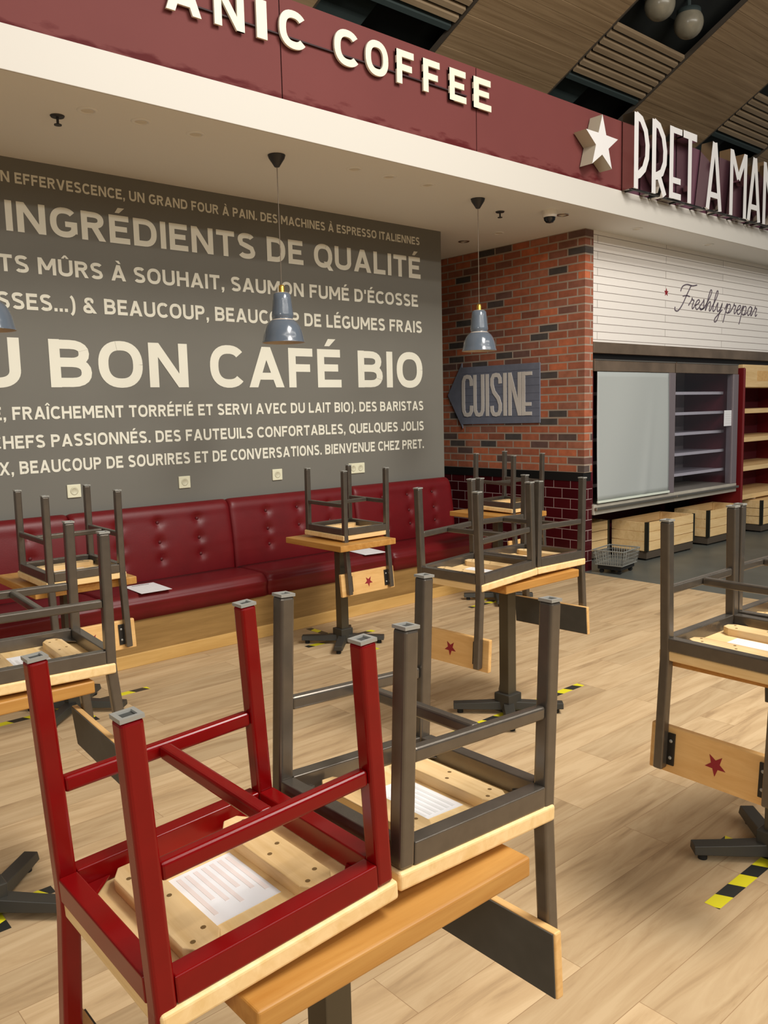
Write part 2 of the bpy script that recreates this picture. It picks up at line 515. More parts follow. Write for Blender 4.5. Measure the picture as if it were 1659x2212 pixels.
# lettering: a heavy plain sans drawn as bars, slants and bends on a cap height of 1
def band(pts, w, h=None):
    """ribbon quads along a polyline; w across upright runs, h across level runs"""
    h = h or w
    P = [Vector(p) for p in pts]
    L_, R_ = [], []
    for i, p in enumerate(P):
        d = (P[min(i + 1, len(P) - 1)] - P[max(i - 1, 0)]).normalized()
        n = Vector((-d.y, d.x))
        n = Vector((n.x * w / 2, n.y * h / 2))
        L_.append(p + n); R_.append(p - n)
    return [[tuple(R_[i]), tuple(R_[i + 1]), tuple(L_[i + 1]), tuple(L_[i])] for i in range(len(P) - 1)]
def bend(cx, cy, rx, ry, a0, a1, n=14, e=2.35):
    out = []
    for k in range(n + 1):
        a = math.radians(a0 + (a1 - a0) * k / n)
        c, s_ = math.cos(a), math.sin(a)
        out.append((cx + rx * math.copysign(abs(c) ** (2 / e), c), cy + ry * math.copysign(abs(s_) ** (2 / e), s_)))
    return out
def sans(ch, w=0.185, t=0.20):
    """(width, polygons)"""
    B = lambda x0, y0, x1, y1: [[(x0, y0), (x1, y0), (x1, y1), (x0, y1)]]
    D = lambda xb, xt, q, y0=0.0, y1=1.0: [[(xb, y0), (xb + q, y0), (xt + q, y1), (xt, y1)]]
    hw, ht = w / 2, t / 2
    acute = [[(0, 1.08), (0.13, 1.08), (0.30, 1.27), (0.10, 1.27)]]
    sh = lambda polys, dx: [[(x + dx, y) for x, y in p] for p in polys]
    if ch in 'ÉÈ':
        W, p = sans('E', w, t)
        return W, p + sh(acute, W / 2 - 0.12)
    if ch == 'À':
        W, p = sans('A', w, t)
        return W, p + sh([[(0.17, 1.08), (0.30, 1.08), (0.20, 1.27), (0.0, 1.27)]], W / 2 - 0.15)
    if ch in 'ÛÎ':
        W, p = sans('U' if ch == 'Û' else 'I', w, t)
        return W, p + sh([[(-0.2, 1.07), (-0.06, 1.07), (0.05, 1.27), (-0.05, 1.27)], [(0.2, 1.07), (0.05, 1.27), (-0.05, 1.27), (0.06, 1.07)]], W / 2)
    q = w * 1.12
    if ch == 'A':
        return 0.82, D(0, 0.41 - q / 2, q) + D(0.82 - q, 0.41 - q / 2, q) + B(0.2, 0.19, 0.62, 0.19 + t * 0.85)
    if ch == 'B':
        return 0.70, B(0, 0, w, 1) + band([(hw, 1 - ht), (0.32, 1 - ht)] + bend(0.34, 0.7625 - ht / 2, 0.33 - hw, 0.2375 - ht / 2, 90, -90, 10) + [(hw, 0.525)], w, t * 0.92) + \
            band([(hw, 0.525)] + bend(0.36, 0.2625 + ht / 2, 0.34 - hw, 0.2625 - ht / 2, 90, -90, 10) + [(hw, ht)], w, t * 0.95)
    if ch == 'C':
        return 0.72, band(bend(0.40, 0.5, 0.40 - hw, 0.51 - ht, 42, 318, 26), w, t)
    if ch == 'D':
        return 0.74, B(0, 0, w, 1) + band([(hw, 1 - ht), (0.3, 1 - ht)] + bend(0.34, 0.5, 0.40 - hw, 0.5 - ht, 90, -90, 16) + [(hw, ht)], w, t)
    if ch == 'E':
        return 0.62, B(0, 0, w, 1) + B(0, 0, 0.62, t) + B(0, 1 - t, 0.60, 1) + B(0, 0.42, 0.54, 0.42 + t * 0.92)
    if ch == 'F':
        return 0.60, B(0, 0, w, 1) + B(0, 1 - t, 0.60, 1) + B(0, 0.40, 0.53, 0.40 + t * 0.95)
    if ch == 'G':
        return 0.76, band(bend(0.40, 0.5, 0.40 - hw, 0.51 - ht, 45, 330, 26), w, t) + B(0.42, 0.36, 0.76, 0.36 + t * 0.9) + B(0.76 - w, 0.14, 0.76, 0.5)
    if ch == 'H':
        return 0.74, B(0, 0, w, 1) + B(0.74 - w, 0, 0.74, 1) + B(0, 0.41, 0.74, 0.41 + t * 0.95)
    if ch == 'I':
        return w, B(0, 0, w, 1)
    if ch == 'J':
        return 0.52, B(0.52 - w, 0.3, 0.52, 1) + band([(0.52 - hw, 0.32)] + bend(0.24, 0.32, 0.28 - hw, 0.33 - ht, 0, -160, 14), w, t)
    if ch == 'L':
        return 0.58, B(0, 0, w, 1) + B(0, 0, 0.58, t)
    if ch == 'M':
        return 0.90, B(0, 0, w, 1) + B(0.90 - w, 0, 0.90, 1) + D(0.45 - q / 2, 0.0, q, 0.28, 1) + D(0.45 - q / 2, 0.90 - q, q, 0.28, 1)
    if ch == 'N':
        return 0.76, B(0, 0, w, 1) + B(0.76 - w, 0, 0.76, 1) + D(0.76 - q, 0.0, q)
    if ch in 'OQ':
        p = band(bend(0.40, 0.5, 0.40 - hw, 0.51 - ht, 0, 360, 36), w, t)
        return 0.80, p + (D(0.64, 0.42, q, -0.10, 0.26) if ch == 'Q' else [])
    if ch == 'P':
        return 0.66, B(0, 0, w, 1) + band([(hw, 1 - ht), (0.32, 1 - ht)] + bend(0.34, 0.69, 0.32 - hw, 0.31 - ht, 90, -90, 12) + [(hw, 0.38 + ht)], w, t * 0.95)
    if ch == 'R':
        return 0.70, B(0, 0, w, 1) + band([(hw, 1 - ht), (0.32, 1 - ht)] + bend(0.34, 0.71, 0.32 - hw, 0.29 - ht, 90, -90, 12) + [(hw, 0.42 + ht)], w, t * 0.95) + D(0.70 - q, 0.28, q, 0, 0.46)
    if ch == 'S':
        return 0.66, band(bend(0.33, 0.735, 0.32 - hw, 0.275 - ht, 25, 180, 12) + [(0.02 + hw, 0.70), (0.14, 0.585), (0.33, 0.505), (0.52, 0.42)] + bend(0.33, 0.265, 0.33 - hw, 0.275 - ht, 0, -155, 13), w, t)
    if ch == 'T':
        return 0.66, B(0.33 - hw, 0, 0.33 + hw, 1) + B(0, 1 - t, 0.66, 1)
    if ch == 'U':
        return 0.74, B(0, 0.34, w, 1) + B(0.74 - w, 0.34, 0.74, 1) + band([(hw, 0.36)] + bend(0.37, 0.36, 0.37 - hw, 0.37 - ht, 180, 360, 18) + [(0.74 - hw, 0.36)], w, t)
    if ch == 'V':
        return 0.80, D(0.40 - q / 2, 0, q) + D(0.40 - q / 2, 0.80 - q, q)
    if ch == 'X':
        return 0.78, D(0, 0.78 - q, q) + D(0.78 - q, 0, q)
    if ch == 'Z':
        return 0.66, B(0, 0, 0.66, t) + B(0, 1 - t, 0.66, 1) + D(0.0, 0.66 - q * 1.2, q * 1.2, t * 0.6, 1 - t * 0.6)
    if ch == '&':
        return 0.80, band(bend(0.36, 0.77, 0.27 - hw, 0.24 - ht, -40, 220, 16), w, t * 0.9) + band(bend(0.32, 0.27, 0.32 - hw, 0.28 - ht, 80, 345, 18), w, t) + D(0.80 - q * 1.1, 0.13, q * 1.1, 0, 0.68)
    if ch == '.':
        return w, B(0, 0, w, t)
    if ch == ',':
        return w, B(0, 0, w, t) + D(0.0, w * 0.4, w * 0.6, -0.16, 0.02)
    if ch == "'":
        return w, D(0.0, 0.0, w * 0.9, 0.68, 1)
    if ch == ')':
        return 0.32, band(bend(-0.05, 0.42, 0.30, 0.62, 68, -68, 12), w * 0.9, t * 0.9)
    return 0.30, []
def layout(body, w, t, track):
    x = 0.0
    polys = []
    for ch in body:
        if ch == ' ':
            x += 0.34
            continue
        W, p = sans(ch, w, t)
        polys += [[(a + x, b_) for a, b_ in q_] for q_ in p]
        x += W + track
    return x - track, polys
def text_obj(name, body, fit, width, cap, mt, place, w=0.185, t=0.20, track=0.13, parent=None, d0=0.0, d1=None):
    """the tail 'fit' of body spans width; its right end sits at u = 0; place(u, v, d) -> position"""
    fw, _ = layout(fit, w, t, track)
    bw_, polys = layout(body, w, t, track)
    sx = width / fw
    mb = MB()
    for k, q_ in enumerate(polys):
        pts = [((x - bw_) * sx, y * cap) for x, y in q_]
        ar = sum(pts[i][0] * pts[(i + 1) % len(pts)][1] - pts[(i + 1) % len(pts)][0] * pts[i][1] for i in range(len(pts)))
        if ar < 0:
            pts = pts[::-1]
        e = 0.00007 * (k % 29)          # neighbouring bars sit a hair apart
        if d1 is None:
            mb.bm.faces.new([mb.bm.verts.new(place(u, v, d0 + e)) for u, v in pts])
        else:
            mb.prism(pts, place, d1 + e, d0)
    return mb.build(name, mt, parent)

# ------------------------------------------------------------------ setting
ZC = 3.209
YF = -1.345
XB = 1.008
YW = -0.868
struct(MB().box(-14, 0.99, -16, 0.12, -0.05, 0.0).build('floor', M['floor']))
struct(MB().box(0.99, 12, -16, 3.0, -0.05, 0.0).box(-14, 0.99, 0.12, 3.0, -0.05, 0.0).build('floor_side', M['dark_floor']))
wall = struct(MB().box(-9, 0.0, 0.0, 0.12, 0.0, ZC).build('wall_back', M['mural']))
struct(MB().box(XB, XB + 0.127, YW, 2.6, 0.957, ZC).build('wall_brick', M['brick'], bevel=0.004))
struct(MB().box(XB, XB + 0.127, YW, 2.6, 0.0, 0.875).build('wall_tiled', M['maroon_tile'], bevel=0.003))
struct(MB().box(XB - 0.004, XB + 0.121, YW + 0.012, 2.6, 0.875, 0.957).build('trim_1', M['black']))
struct(MB().box(-9, XB, 2.6, 2.7, 0.0, ZC).build('wall_passage', M['mural']))
struct(MB().box(XB + 0.127, 9, YW, YW + 0.10, 2.19, ZC).build('wall_right', M['white_tile']))
struct(MB().box(XB + 0.127, 9, YW + 0.95, YW + 1.05, 0.0, ZC).build('wall_counter', M['maroon_in']))
struct(MB().box(XB + 0.127, 9, YW - 0.008, YW + 0.12, 2.085, 2.19).build('trim_2', M['steel_dark'], bevel=0.004))
struct(MB().box(XB + 0.127, 9, YW + 0.05, YW + 0.95, 2.035, 2.085).build('gap_shade_fill', M['black']))  # black block painting in the shade of the open gap above the cabinets
struct(MB().box(-9, 9, YF + 0.01, 3.0, ZC, ZC + 0.06).build('ceiling', M['plaster']))
struct(MB().box(-9, 9, YF, YF + 0.012, ZC, 3.4165).build('trim_4', M['white_band'], bevel=0.003))
# maroon fascia: boards with open joints over a dark backing
mb = MB()
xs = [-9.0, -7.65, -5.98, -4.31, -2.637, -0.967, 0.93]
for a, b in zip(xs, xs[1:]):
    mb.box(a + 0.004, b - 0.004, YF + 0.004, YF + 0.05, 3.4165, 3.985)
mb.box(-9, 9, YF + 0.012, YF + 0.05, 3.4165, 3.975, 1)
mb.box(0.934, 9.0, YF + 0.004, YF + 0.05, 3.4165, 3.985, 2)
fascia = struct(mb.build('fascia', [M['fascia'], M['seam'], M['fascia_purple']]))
struct(MB().box(-9, 9, YF + 0.05, 3.0, 3.90, 3.97).build('canopy_roof', M['void']))
# slatted timber hall ceiling, sloping down towards the back
SL = 0.736
zc_hall = lambda y, dz=0.0: 6.0 - SL * y + dz
def slab(mb, x0, x1, y0, y1, dz0, dz1, skew=0.0, mi=0):
    s0, s1 = -skew * y0, -skew * y1
    v = [(x0 + s0, y0, zc_hall(y0, dz0)), (x1 + s0, y0, zc_hall(y0, dz0)), (x1 + s1, y1, zc_hall(y1, dz0)), (x0 + s1, y1, zc_hall(y1, dz0)),
         (x0 + s0, y0, zc_hall(y0, dz1)), (x1 + s0, y0, zc_hall(y0, dz1)), (x1 + s1, y1, zc_hall(y1, dz1)), (x0 + s1, y1, zc_hall(y1, dz1))]
    vv = [mb.bm.verts.new(p) for p in v]
    for f in ((3, 2, 1, 0), (4, 5, 6, 7), (0, 1, 5, 4), (1, 2, 6, 5), (2, 3, 7, 6), (3, 0, 4, 7)):
        mb.bm.faces.new([vv[i] for i in f]).material_index = mi
per = 3.45
SK = 0.27
for i in range(-3, 4):
    x0 = 1.165 + per * i
    mb = MB()
    y = -5.0
    while y < 2.6:                                   # narrow boards, some a little proud
        slab(mb, x0, x0 + 1.88, y, y + 0.094, 0.0 + random.uniform(-0.004, 0.004), 0.03, SK)
        y += 0.098
    struct(mb.build('ceiling_timber', M['ceil_wood']))
    mb = MB()
    slab(mb, x0 - 0.016, x0 - 0.002, -5.0, 2.6, -0.012, 0.06, SK)
    slab(mb, x0 + 1.882, x0 + 1.898, -5.0, 2.6, -0.012, 0.06, SK)
    struct(mb.build('ceiling_edge', M['stand']))
    mb = MB()
    for base in (0.17, -1.75, -3.6):
        for k in range(7):
            yy = base + k * 0.077
            slab(mb, x0 + 1.93, x0 + 3.40, yy, yy + 0.042, -0.01, 0.03, SK)
    struct(mb.build('ceiling_slat', M['slat_wood']))
mb = MB()
slab(mb, -12, 16, -5.0, 2.6, 0.32, 0.36, 0)
struct(mb.build('ceiling_void', M['void']))
mb = MB()
for i in range(-3, 4):
    x0 = 1.165 + per * i
    slab(mb, x0 + 1.93, x0 + 3.40, 0.72, 0.76, 0.0, 0.22, SK)
    slab(mb, x0 + 1.95, x0 + 2.6, 0.80, 1.9, 0.17, 0.2, SK)
struct(mb.build('ceiling_duct', M['teal']))
for k, (x, y, lab) in enumerate(((3.45, -0.12, 'round frosted ceiling lamp in dark gap, nearer the top frame edge'), (4.12, -0.10, 'round frosted ceiling lamp in dark gap, lower right of the pair'))):
    t = thing('ceiling_lamp', lab, 'lamp', (x, y, zc_hall(y)), group='round lamps in the timber ceiling')
    pr = [(0.001, -0.17)] + [(0.17 * math.sin(a * PI / 14), -0.17 * math.cos(a * PI / 14)) for a in range(1, 11)]
    MB().lathe(pr, n=32).build('lamp_globe', M['globe'], t, smooth=True)
    MB().lathe([(0.001, 0.15), (0.135, 0.15), (0.14, 0.10), (0.135, 0.06)], n=32).build('lamp_collar', M['teal'], t, smooth=True)
    MB().tube([(0, 0, 0.14), (0, 0, 0.40)], 0.025).build('stem', M['teal'], t)

# ------------------------------------------------------------------ wall lettering (painted on the mural wall)
def on_mural(xr, zb):
    return lambda u, v, d: (xr + u, -0.0015 - d, zb + v)
rows = [
    ('N EFFERVESCENCE, UN GRAND FOUR À PAIN. DES MACHINES À ESPRESSO ITALIENNES', 'EFFERVESCENCE, UN GRAND FOUR À PAIN. DES MACHINES À ESPRESSO ITALIENNES', -3.753, -0.272, 3.057, 0.066),
    ('INGRÉDIENTS DE QUALITÉ', 'INGRÉDIENTS DE QUALITÉ', -3.826, -0.266, 2.763, 0.185),
    ('ITS MÛRS À SOUHAIT, SAUMON FUMÉ D\'ÉCOSSE', 'MÛRS À SOUHAIT, SAUMON FUMÉ D\'ÉCOSSE', -3.649, -0.305, 2.513, 0.105),
    ('SSES...) & BEAUCOUP, BEAUCOUP DE LÉGUMES FRAIS', '& BEAUCOUP, BEAUCOUP DE LÉGUMES FRAIS', -3.373, -0.262, 2.284, 0.103),
    ('U BON CAFÉ BIO', 'BON CAFÉ BIO', -3.62, -0.265, 1.794, 0.312),
    ('E, FRAÎCHEMENT TORRÉFIÉ ET SERVI AVEC DU LAIT BIO). DES BARISTAS', 'FRAÎCHEMENT TORRÉFIÉ ET SERVI AVEC DU LAIT BIO). DES BARISTAS', -3.876, -0.263, 1.588, 0.083),
    ('CHEFS PASSIONNÉS. DES FAUTEUILS CONFORTABLES, QUELQUES JOLIS', 'PASSIONNÉS. DES FAUTEUILS CONFORTABLES, QUELQUES JOLIS', -3.646, -0.262, 1.405, 0.083),
    ('X, BEAUCOUP DE SOURIRES ET DE CONVERSATIONS. BIENVENUE CHEZ PRET.', 'BEAUCOUP DE SOURIRES ET DE CONVERSATIONS. BIENVENUE CHEZ PRET.', -3.857, -0.266, 1.240, 0.083),
]
for body, fit, xl, xr, zb, cap in rows:
    text_obj('lettering', body, fit, xr - xl, cap, M['mural_text'], on_mural(xr, zb), w=0.178 if cap > 0.15 else 0.175, t=0.205, track=0.12, parent=wall)

# ------------------------------------------------------------------ fascia sign: cream letters on a rail
t = thing('sign_letters', 'cream capital letters ending in COFFEE on the maroon fascia', 'sign', (-2.1, YF, 3.7))
def sgn(u, v, d):
    return (u + 2.1, d - YF, v - 3.7)
MB().box(-1.45, 1.02, -0.012, 0.004, 0.062, 0.070).build('mounting_rail', M['seam'], t)
letters = [('A', -3.372, -3.165), ('N', -3.085, -2.895), ('I', -2.815, -2.745), ('C', -2.662, -2.478), ('C', -2.262, -2.075), ('O', -2.015, -1.825),
           ('F', -1.752, -1.60), ('F', -1.515, -1.36), ('E', -1.265, -1.10), ('E', -1.025, -0.84)]
for ch, x0, x1 in letters:
    o = text_obj('letter', ch, ch, x1 - x0, 0.209, M['cream'], lambda u, v, d, x1=x1: (x1 + u + 2.1, -0.012 - d, v + 0.002), w=0.185 if ch != 'I' else 0.3, t=0.20, parent=t, d0=0.0, d1=0.014)

# stroke letters for the upright sign and the arrow sign
def stroke_poly(p, q, w):
    p, q = Vector(p), Vector(q)
    d = (q - p).normalized()
    n = Vector((-d.y, d.x)) * (w / 2)
    return [tuple(p - n), tuple(q - n), tuple(q + n), tuple(p + n)]
def arc(cx, cy, rx, ry, a0, a1, n=10):
    return [(cx + rx * math.cos(math.radians(a0 + (a1 - a0) * k / n)), cy + ry * math.sin(math.radians(a0 + (a1 - a0) * k / n))) for k in range(n + 1)]
def H(s):       # one-span strokes
    return [list(x) for x in s]
GL = {          # in a 1 x 1 box: list of polylines
    'P': [[(0.12, 0), (0.12, 1)], [(0.12, 0.965), (0.45, 0.93), (0.75, 0.80), (0.88, 0.62), (0.86, 0.45), (0.66, 0.29), (0.35, 0.2), (0.12, 0.17)]],
    'R': [[(0.12, 0), (0.12, 1)], [(0.12, 0.965), (0.45, 0.93), (0.75, 0.80), (0.88, 0.62), (0.86, 0.45), (0.66, 0.31), (0.35, 0.25), (0.12, 0.23)], [(0.45, 0.26), (0.88, 0.0)]],
    'E': [[(0.12, 0), (0.12, 1)], [(0.12, 0.955), (1.0, 0.955)], [(0.12, 0.26), (0.92, 0.26)], [(0.12, 0.045), (0.96, 0.045)]],
    'T': [[(0.5, 0), (0.5, 1)], [(0.0, 0.955), (1.0, 0.955)]],
    'A': [[(0.10, 0), (0.47, 1)], [(0.90, 0), (0.53, 1)], [(0.2, 0.22), (0.8, 0.22)]],
    'M': [[(0.10, 0), (0.10, 1)], [(0.90, 0), (0.90, 1)], [(0.12, 0.97), (0.5, 0.58)], [(0.88, 0.97), (0.5, 0.58)]],
    'N': [[(0.12, 0), (0.12, 1)], [(0.88, 0), (0.88, 1)], [(0.12, 0.97), (0.88, 0.03)]],
    'C': [[(0.88, 0.74), (0.86, 0.88), (0.72, 0.955), (0.5, 0.965), (0.28, 0.955), (0.14, 0.86), (0.12, 0.7), (0.12, 0.3), (0.14, 0.14), (0.28, 0.045), (0.5, 0.035), (0.72, 0.045), (0.86, 0.12), (0.88, 0.26)]],
    'U': [[(0.12, 1), (0.12, 0.3), (0.14, 0.14), (0.28, 0.045), (0.5, 0.035), (0.72, 0.045), (0.86, 0.14), (0.88, 0.3), (0.88, 1)]],
    'I': [[(0.5, 0), (0.5, 1)]],
    'S': [[(0.88, 0.76), (0.86, 0.88), (0.72, 0.955), (0.5, 0.965), (0.28, 0.955), (0.14, 0.87), (0.13, 0.74), (0.3, 0.57), (0.7, 0.42), (0.87, 0.27), (0.86, 0.13), (0.72, 0.045), (0.5, 0.035), (0.28, 0.045), (0.14, 0.12), (0.12, 0.24)]],
}
def glyph(ch, x0, x1, z0, z1, w, fn, d0, d1, name, mats, parent):
    mb = MB()
    k = 0
    for pl in GL[ch]:
        pts = [(x0 + (x1 - x0) * a, z0 + (z1 - z0) * b) for a, b in pl]
        wid = w * (0.8 if len(pl) == 2 and pl[0][1] == pl[1][1] and ch in 'EA' else 1.0)
        for q in band(pts, wid):
            e = 0.00015 * k
            k += 1
            mb.prism(q, fn, d0 - e, d1, 0, 1)
    return mb.build(name, mats, parent)
# upright white letters standing in front of the fascia
t = thing('sign_letters', 'tall white upright letters standing on the canopy edge right of the star', 'sign', (0.85, YF, 3.41))
front = lambda u, v, d: (u, d, v)
for ch, x0, x1 in (('P', 0.85, 1.075), ('R', 1.125, 1.36), ('E', 1.415, 1.615), ('T', 1.635, 1.875), ('A', 2.06, 2.36), ('M', 2.51, 2.865), ('A', 2.885, 3.17), ('N', 3.215, 3.52)):
    glyph(ch, x0 - 0.85, x1 - 0.85, 0.005, 0.62, 0.064, front, -0.125, -0.012, 'letter', [M['sign_white'], M['sign_side']], t)
MB().box(0.0, 2.75, -0.10, -0.075, -0.0, 0.012).build('support_rail', M['black'], t)
for k in range(8):
    xk = 0.05 + k * 0.36
    MB().box(xk, xk + 0.02, -0.075, 0.004, -0.0, 0.012).build('support_arm', M['black'], t)
# star
def star_pts(r, ri, cx=0, cz=0, rot=0):
    return [(cx + (r if k % 2 == 0 else ri) * math.sin(k * PI / 5 + rot), cz + (r if k % 2 == 0 else ri) * math.cos(k * PI / 5 + rot)) for k in range(10)]
t = thing('star_sign', 'white five-pointed box star mounted on the maroon fascia', 'sign', (0.385, YF, 3.69))
mb = MB()
sp = [(u * 1.04, v) for u, v in star_pts(0.222, 0.088)]
cen_f = mb.bm.verts.new((0, -0.125, 0))
a = [mb.bm.verts.new((u, -0.125, v)) for u, v in sp]
b = [mb.bm.verts.new((u, -0.006, v)) for u, v in sp]
for i in range(10):
    mb.bm.faces.new((a[i], a[(i + 1) % 10], cen_f)).material_index = 0
    mb.bm.faces.new((a[i], b[i], b[(i + 1) % 10], a[(i + 1) % 10])).material_index = 1
mb.build('star_box', [M['sign_white'], M['star_side']], t)
MB().tube([(0, -0.006, 0), (0, 0.004, 0)], 0.03).build('mounting_boss', M['black'], t)

# ------------------------------------------------------------------ arrow sign on the brick wall
t = thing('arrow_sign', 'slate blue arrow sign lettered CUISINE on the brick wall', 'sign', (XB, 0.2, 1.42))
bw = lambda u, v, d: (d, -u, v)             # u runs to the reader's right (towards the room), v up, facing -x
pl = [(0.55, 0.015), (0.55, 0.605), (-0.50, 0.612), (-0.50, 0.66), (-0.72, 0.32), (-0.50, -0.04), (-0.50, 0.005)]
MB().prism(pl[::-1], bw, -0.016, -0.001).build('panel', M['sign_blue'], t, bevel=0.002)
mb = MB()
for z in (0.08, 0.16, 0.235, 0.31, 0.385, 0.46, 0.54):
    mb.prism([(-0.5, z), (0.55, z), (0.55, z + 0.004), (-0.5, z + 0.004)], bw, -0.0166, -0.015)
mb.build('board_grooves', M['sign_groove'], t)
u0, u1 = -0.50, 0.456
wl = (u1 - u0) / 7.0
xs_ = [0.155, 0.145, 0.06, 0.15, 0.06, 0.165, 0.125]
gap = ((u1 - u0) - sum(xs_)) / 6
u = u0
for ch, w_ in zip('CUISINE', xs_):
    glyph(ch, u, u + w_, 0.09, 0.525, 0.044, bw, -0.0195, -0.016, 'letter', [M['sign_letter'], M['sign_letter']], t)
    u += w_ + gap

# ------------------------------------------------------------------ script on the white tiles
def catmull(pts, n=6):
    out = []
    P = [pts[0]] + list(pts) + [pts[-1]]
    for i in range(1, len(P) - 2):
        for k in range(n):
            t_ = k / n
            out.append(tuple(0.5 * ((2 * P[i][j]) + (-P[i - 1][j] + P[i + 1][j]) * t_ + (2 * P[i - 1][j] - 5 * P[i][j] + 4 * P[i + 1][j] - P[i + 2][j]) * t_ ** 2 +
                                    (-P[i - 1][j] + 3 * P[i][j] - 3 * P[i + 1][j] + P[i + 2][j]) * t_ ** 3) for j in (0, 1)))
    out.append(pts[-1])
    return out
SG = {  # letter: (advance, strokes) on an x-height of 1
    'F': (1.5, [[(0.15, 1.6), (0.3, 2.1), (0.8, 2.35), (1.5, 2.3), (2.1, 2.45)], [(1.35, 2.3), (1.05, 1.4), (0.7, 0.3), (0.3, -0.35), (-0.1, -0.3), (-0.15, 0.0)], [(0.55, 1.15), (1.0, 1.25), (1.45, 1.2)]]),
    'r': (0.75, [[(0.0, 0.3), (0.25, 0.8), (0.3, 1.1), (0.35, 0.9), (0.6, 0.85), (0.5, 0.3), (0.6, 0.02), (0.8, 0.25)]]),
    'e': (0.72, [[(0.0, 0.35), (0.35, 0.5), (0.6, 0.8), (0.45, 1.0), (0.2, 0.75), (0.2, 0.25), (0.45, 0.0), (0.8, 0.3)]]),
    's': (0.68, [[(0.0, 0.3), (0.35, 0.85), (0.42, 1.1), (0.5, 0.7), (0.55, 0.25), (0.3, 0.0), (0.1, 0.15), (0.45, 0.1), (0.75, 0.3)]]),
    'h': (0.95, [[(0.0, 0.3), (0.45, 1.3), (0.6, 2.0), (0.42, 2.15), (0.3, 1.5), (0.2, 0.0), (0.4, 0.7), (0.65, 0.95), (0.75, 0.6), (0.72, 0.1), (0.85, 0.02), (1.02, 0.3)]]),
    'l': (0.6, [[(0.0, 0.3), (0.42, 1.3), (0.55, 2.0), (0.38, 2.15), (0.25, 1.4), (0.25, 0.3), (0.4, 0.0), (0.65, 0.3)]]),
    'y': (0.95, [[(0.0, 0.35), (0.2, 0.95), (0.25, 0.3), (0.45, 0.05), (0.7, 0.4), (0.82, 0.95), (0.7, 0.0), (0.5, -0.9), (0.2, -1.05), (0.2, -0.7), (0.6, -0.2), (1.0, 0.3)]]),
    'p': (0.95, [[(0.0, 0.35), (0.25, 1.0), (0.2, 0.0), (0.1, -1.05)], [(0.2, 0.3), (0.4, 0.9), (0.7, 0.9), (0.75, 0.4), (0.5, 0.0), (0.25, 0.15)], [(0.55, 0.02), (0.8, 0.1), (1.0, 0.35)]]),
    'a': (0.9, [[(0.7, 0.85), (0.4, 1.0), (0.15, 0.6), (0.25, 0.05), (0.55, 0.2), (0.72, 0.9), (0.7, 0.2), (0.8, 0.02), (0.98, 0.3)]]),
}
t = thing('script_sign', 'cursive script lettering painted on the white tiled bulkhead', 'sign', (2.55, YW, 2.60))
XH = 0.105
ux = 0.06
for ch in 'Freshly prepar':
    if ch == ' ':
        ux += 0.06
        continue
    adv, st = SG[ch]
    mb = MB()
    for s_ in st:
        pts = catmull([(ux + a * XH * 1.5 + b * XH * 0.34, b * XH) for a, b in s_])
        for q in band(pts, 0.013):
            mb.prism(q, front, -0.004, 0.0008)
    ux += adv * XH * 1.5
    mb.build('letter', M['ink'], t)
MB().prism(star_pts(0.042, 0.017, -0.14, 0.135)[::-1], front, -0.004, 0.0008).build('printed_star', M['star'], t)

# ------------------------------------------------------------------ banquette bench
bench = thing('banquette', 'long oxblood leather banquette with buttoned back under the lettered wall', 'bench', (-2.4, -0.3, 0))
BX, BY = -2.4, -0.3
def back_profile(n=34):
    """(y, z) round the back cushion from the seat up the face and over the top"""
    pts = []
    for k in range(20):
        f = k / 19
        pts.append((-0.165 + 0.045 * f - 0.012 * math.sin(PI * f), 0.40 + 0.47 * f))
    for k in range(1, 14):
        a = k / 13 * PI * 0.75
        pts.append((-0.055 - 0.065 * math.cos(a), 0.87 + 0.09 * math.sin(a)))
    pts.append((-0.004, 0.90))
    pts.append((-0.004, 0.40))
    return pts
def back_cushion(x0, x1, btn, end_r):
    prof = back_profile()
    N = 72
    rings = []
    for i in range(N + 1):
        x = x0 + 0.003 + (x1 - x0 - 0.006) * i / N
        e0 = min(x - x0, 10); e1 = x1 - x
        pin = 0.014 * math.exp(-e0 / 0.012) + (0.014 * math.exp(-e1 / 0.012) if not end_r else 0)
        if end_r and e1 < 0.07:
            pin += 0.07 * (1 - math.sqrt(max(0, 1 - ((0.07 - e1) / 0.07) ** 2)))
        ring = []
        for j, (y, z) in enumerate(prof):
            yy, zz = y, z
            if j < len(prof) - 2:
                dpt = 0
                for bx_, bz in btn:
                    d2 = ((x - bx_) ** 2 + (z - bz) ** 2)
                    dpt += 0.020 * math.exp(-d2 / (0.028 ** 2)) + 0.007 * math.exp(-((x - bx_) ** 2 / 0.06 ** 2 + (z - bz) ** 2 / 0.012 ** 2))
                yy = y + dpt + pin
                if z > 0.87:
                    zz = z - pin * 0.9
                yy = min(yy, -0.004)
            ring.append((x - BX, yy - BY, zz))
        rings.append(ring)
    return MB().sweep(rings).build('back_cushion', M['leather'], bench, smooth=True)
def seat_cushion(x0, x1):
    prof = [(-0.16, 0.30), (-0.16, 0.452), (-0.30, 0.462), (-0.45, 0.463)]
    for k in range(1, 13):
        a = k / 12 * PI * 0.62
        prof.append((-0.535 - 0.062 * math.sin(a) - 0.012 * (k > 8), 0.402 + 0.06 * math.cos(a)))
    prof += [(-0.598, 0.355), (-0.605, 0.30)]
    N = 40
    rings = []
    for i in range(N + 1):
        x = x0 + 0.002 + (x1 - x0 - 0.004) * i / N
        e = min(x - x0, x1 - x)
        pin = 0.012 * math.exp(-e / 0.012)
        rings.append([(x - BX, y - BY + (pin if y < -0.5 else 0), z - (pin if z > 0.42 else 0)) for y, z in prof])
    return MB().sweep(rings).build('seat_cushion', M['leather'], bench, smooth=True)
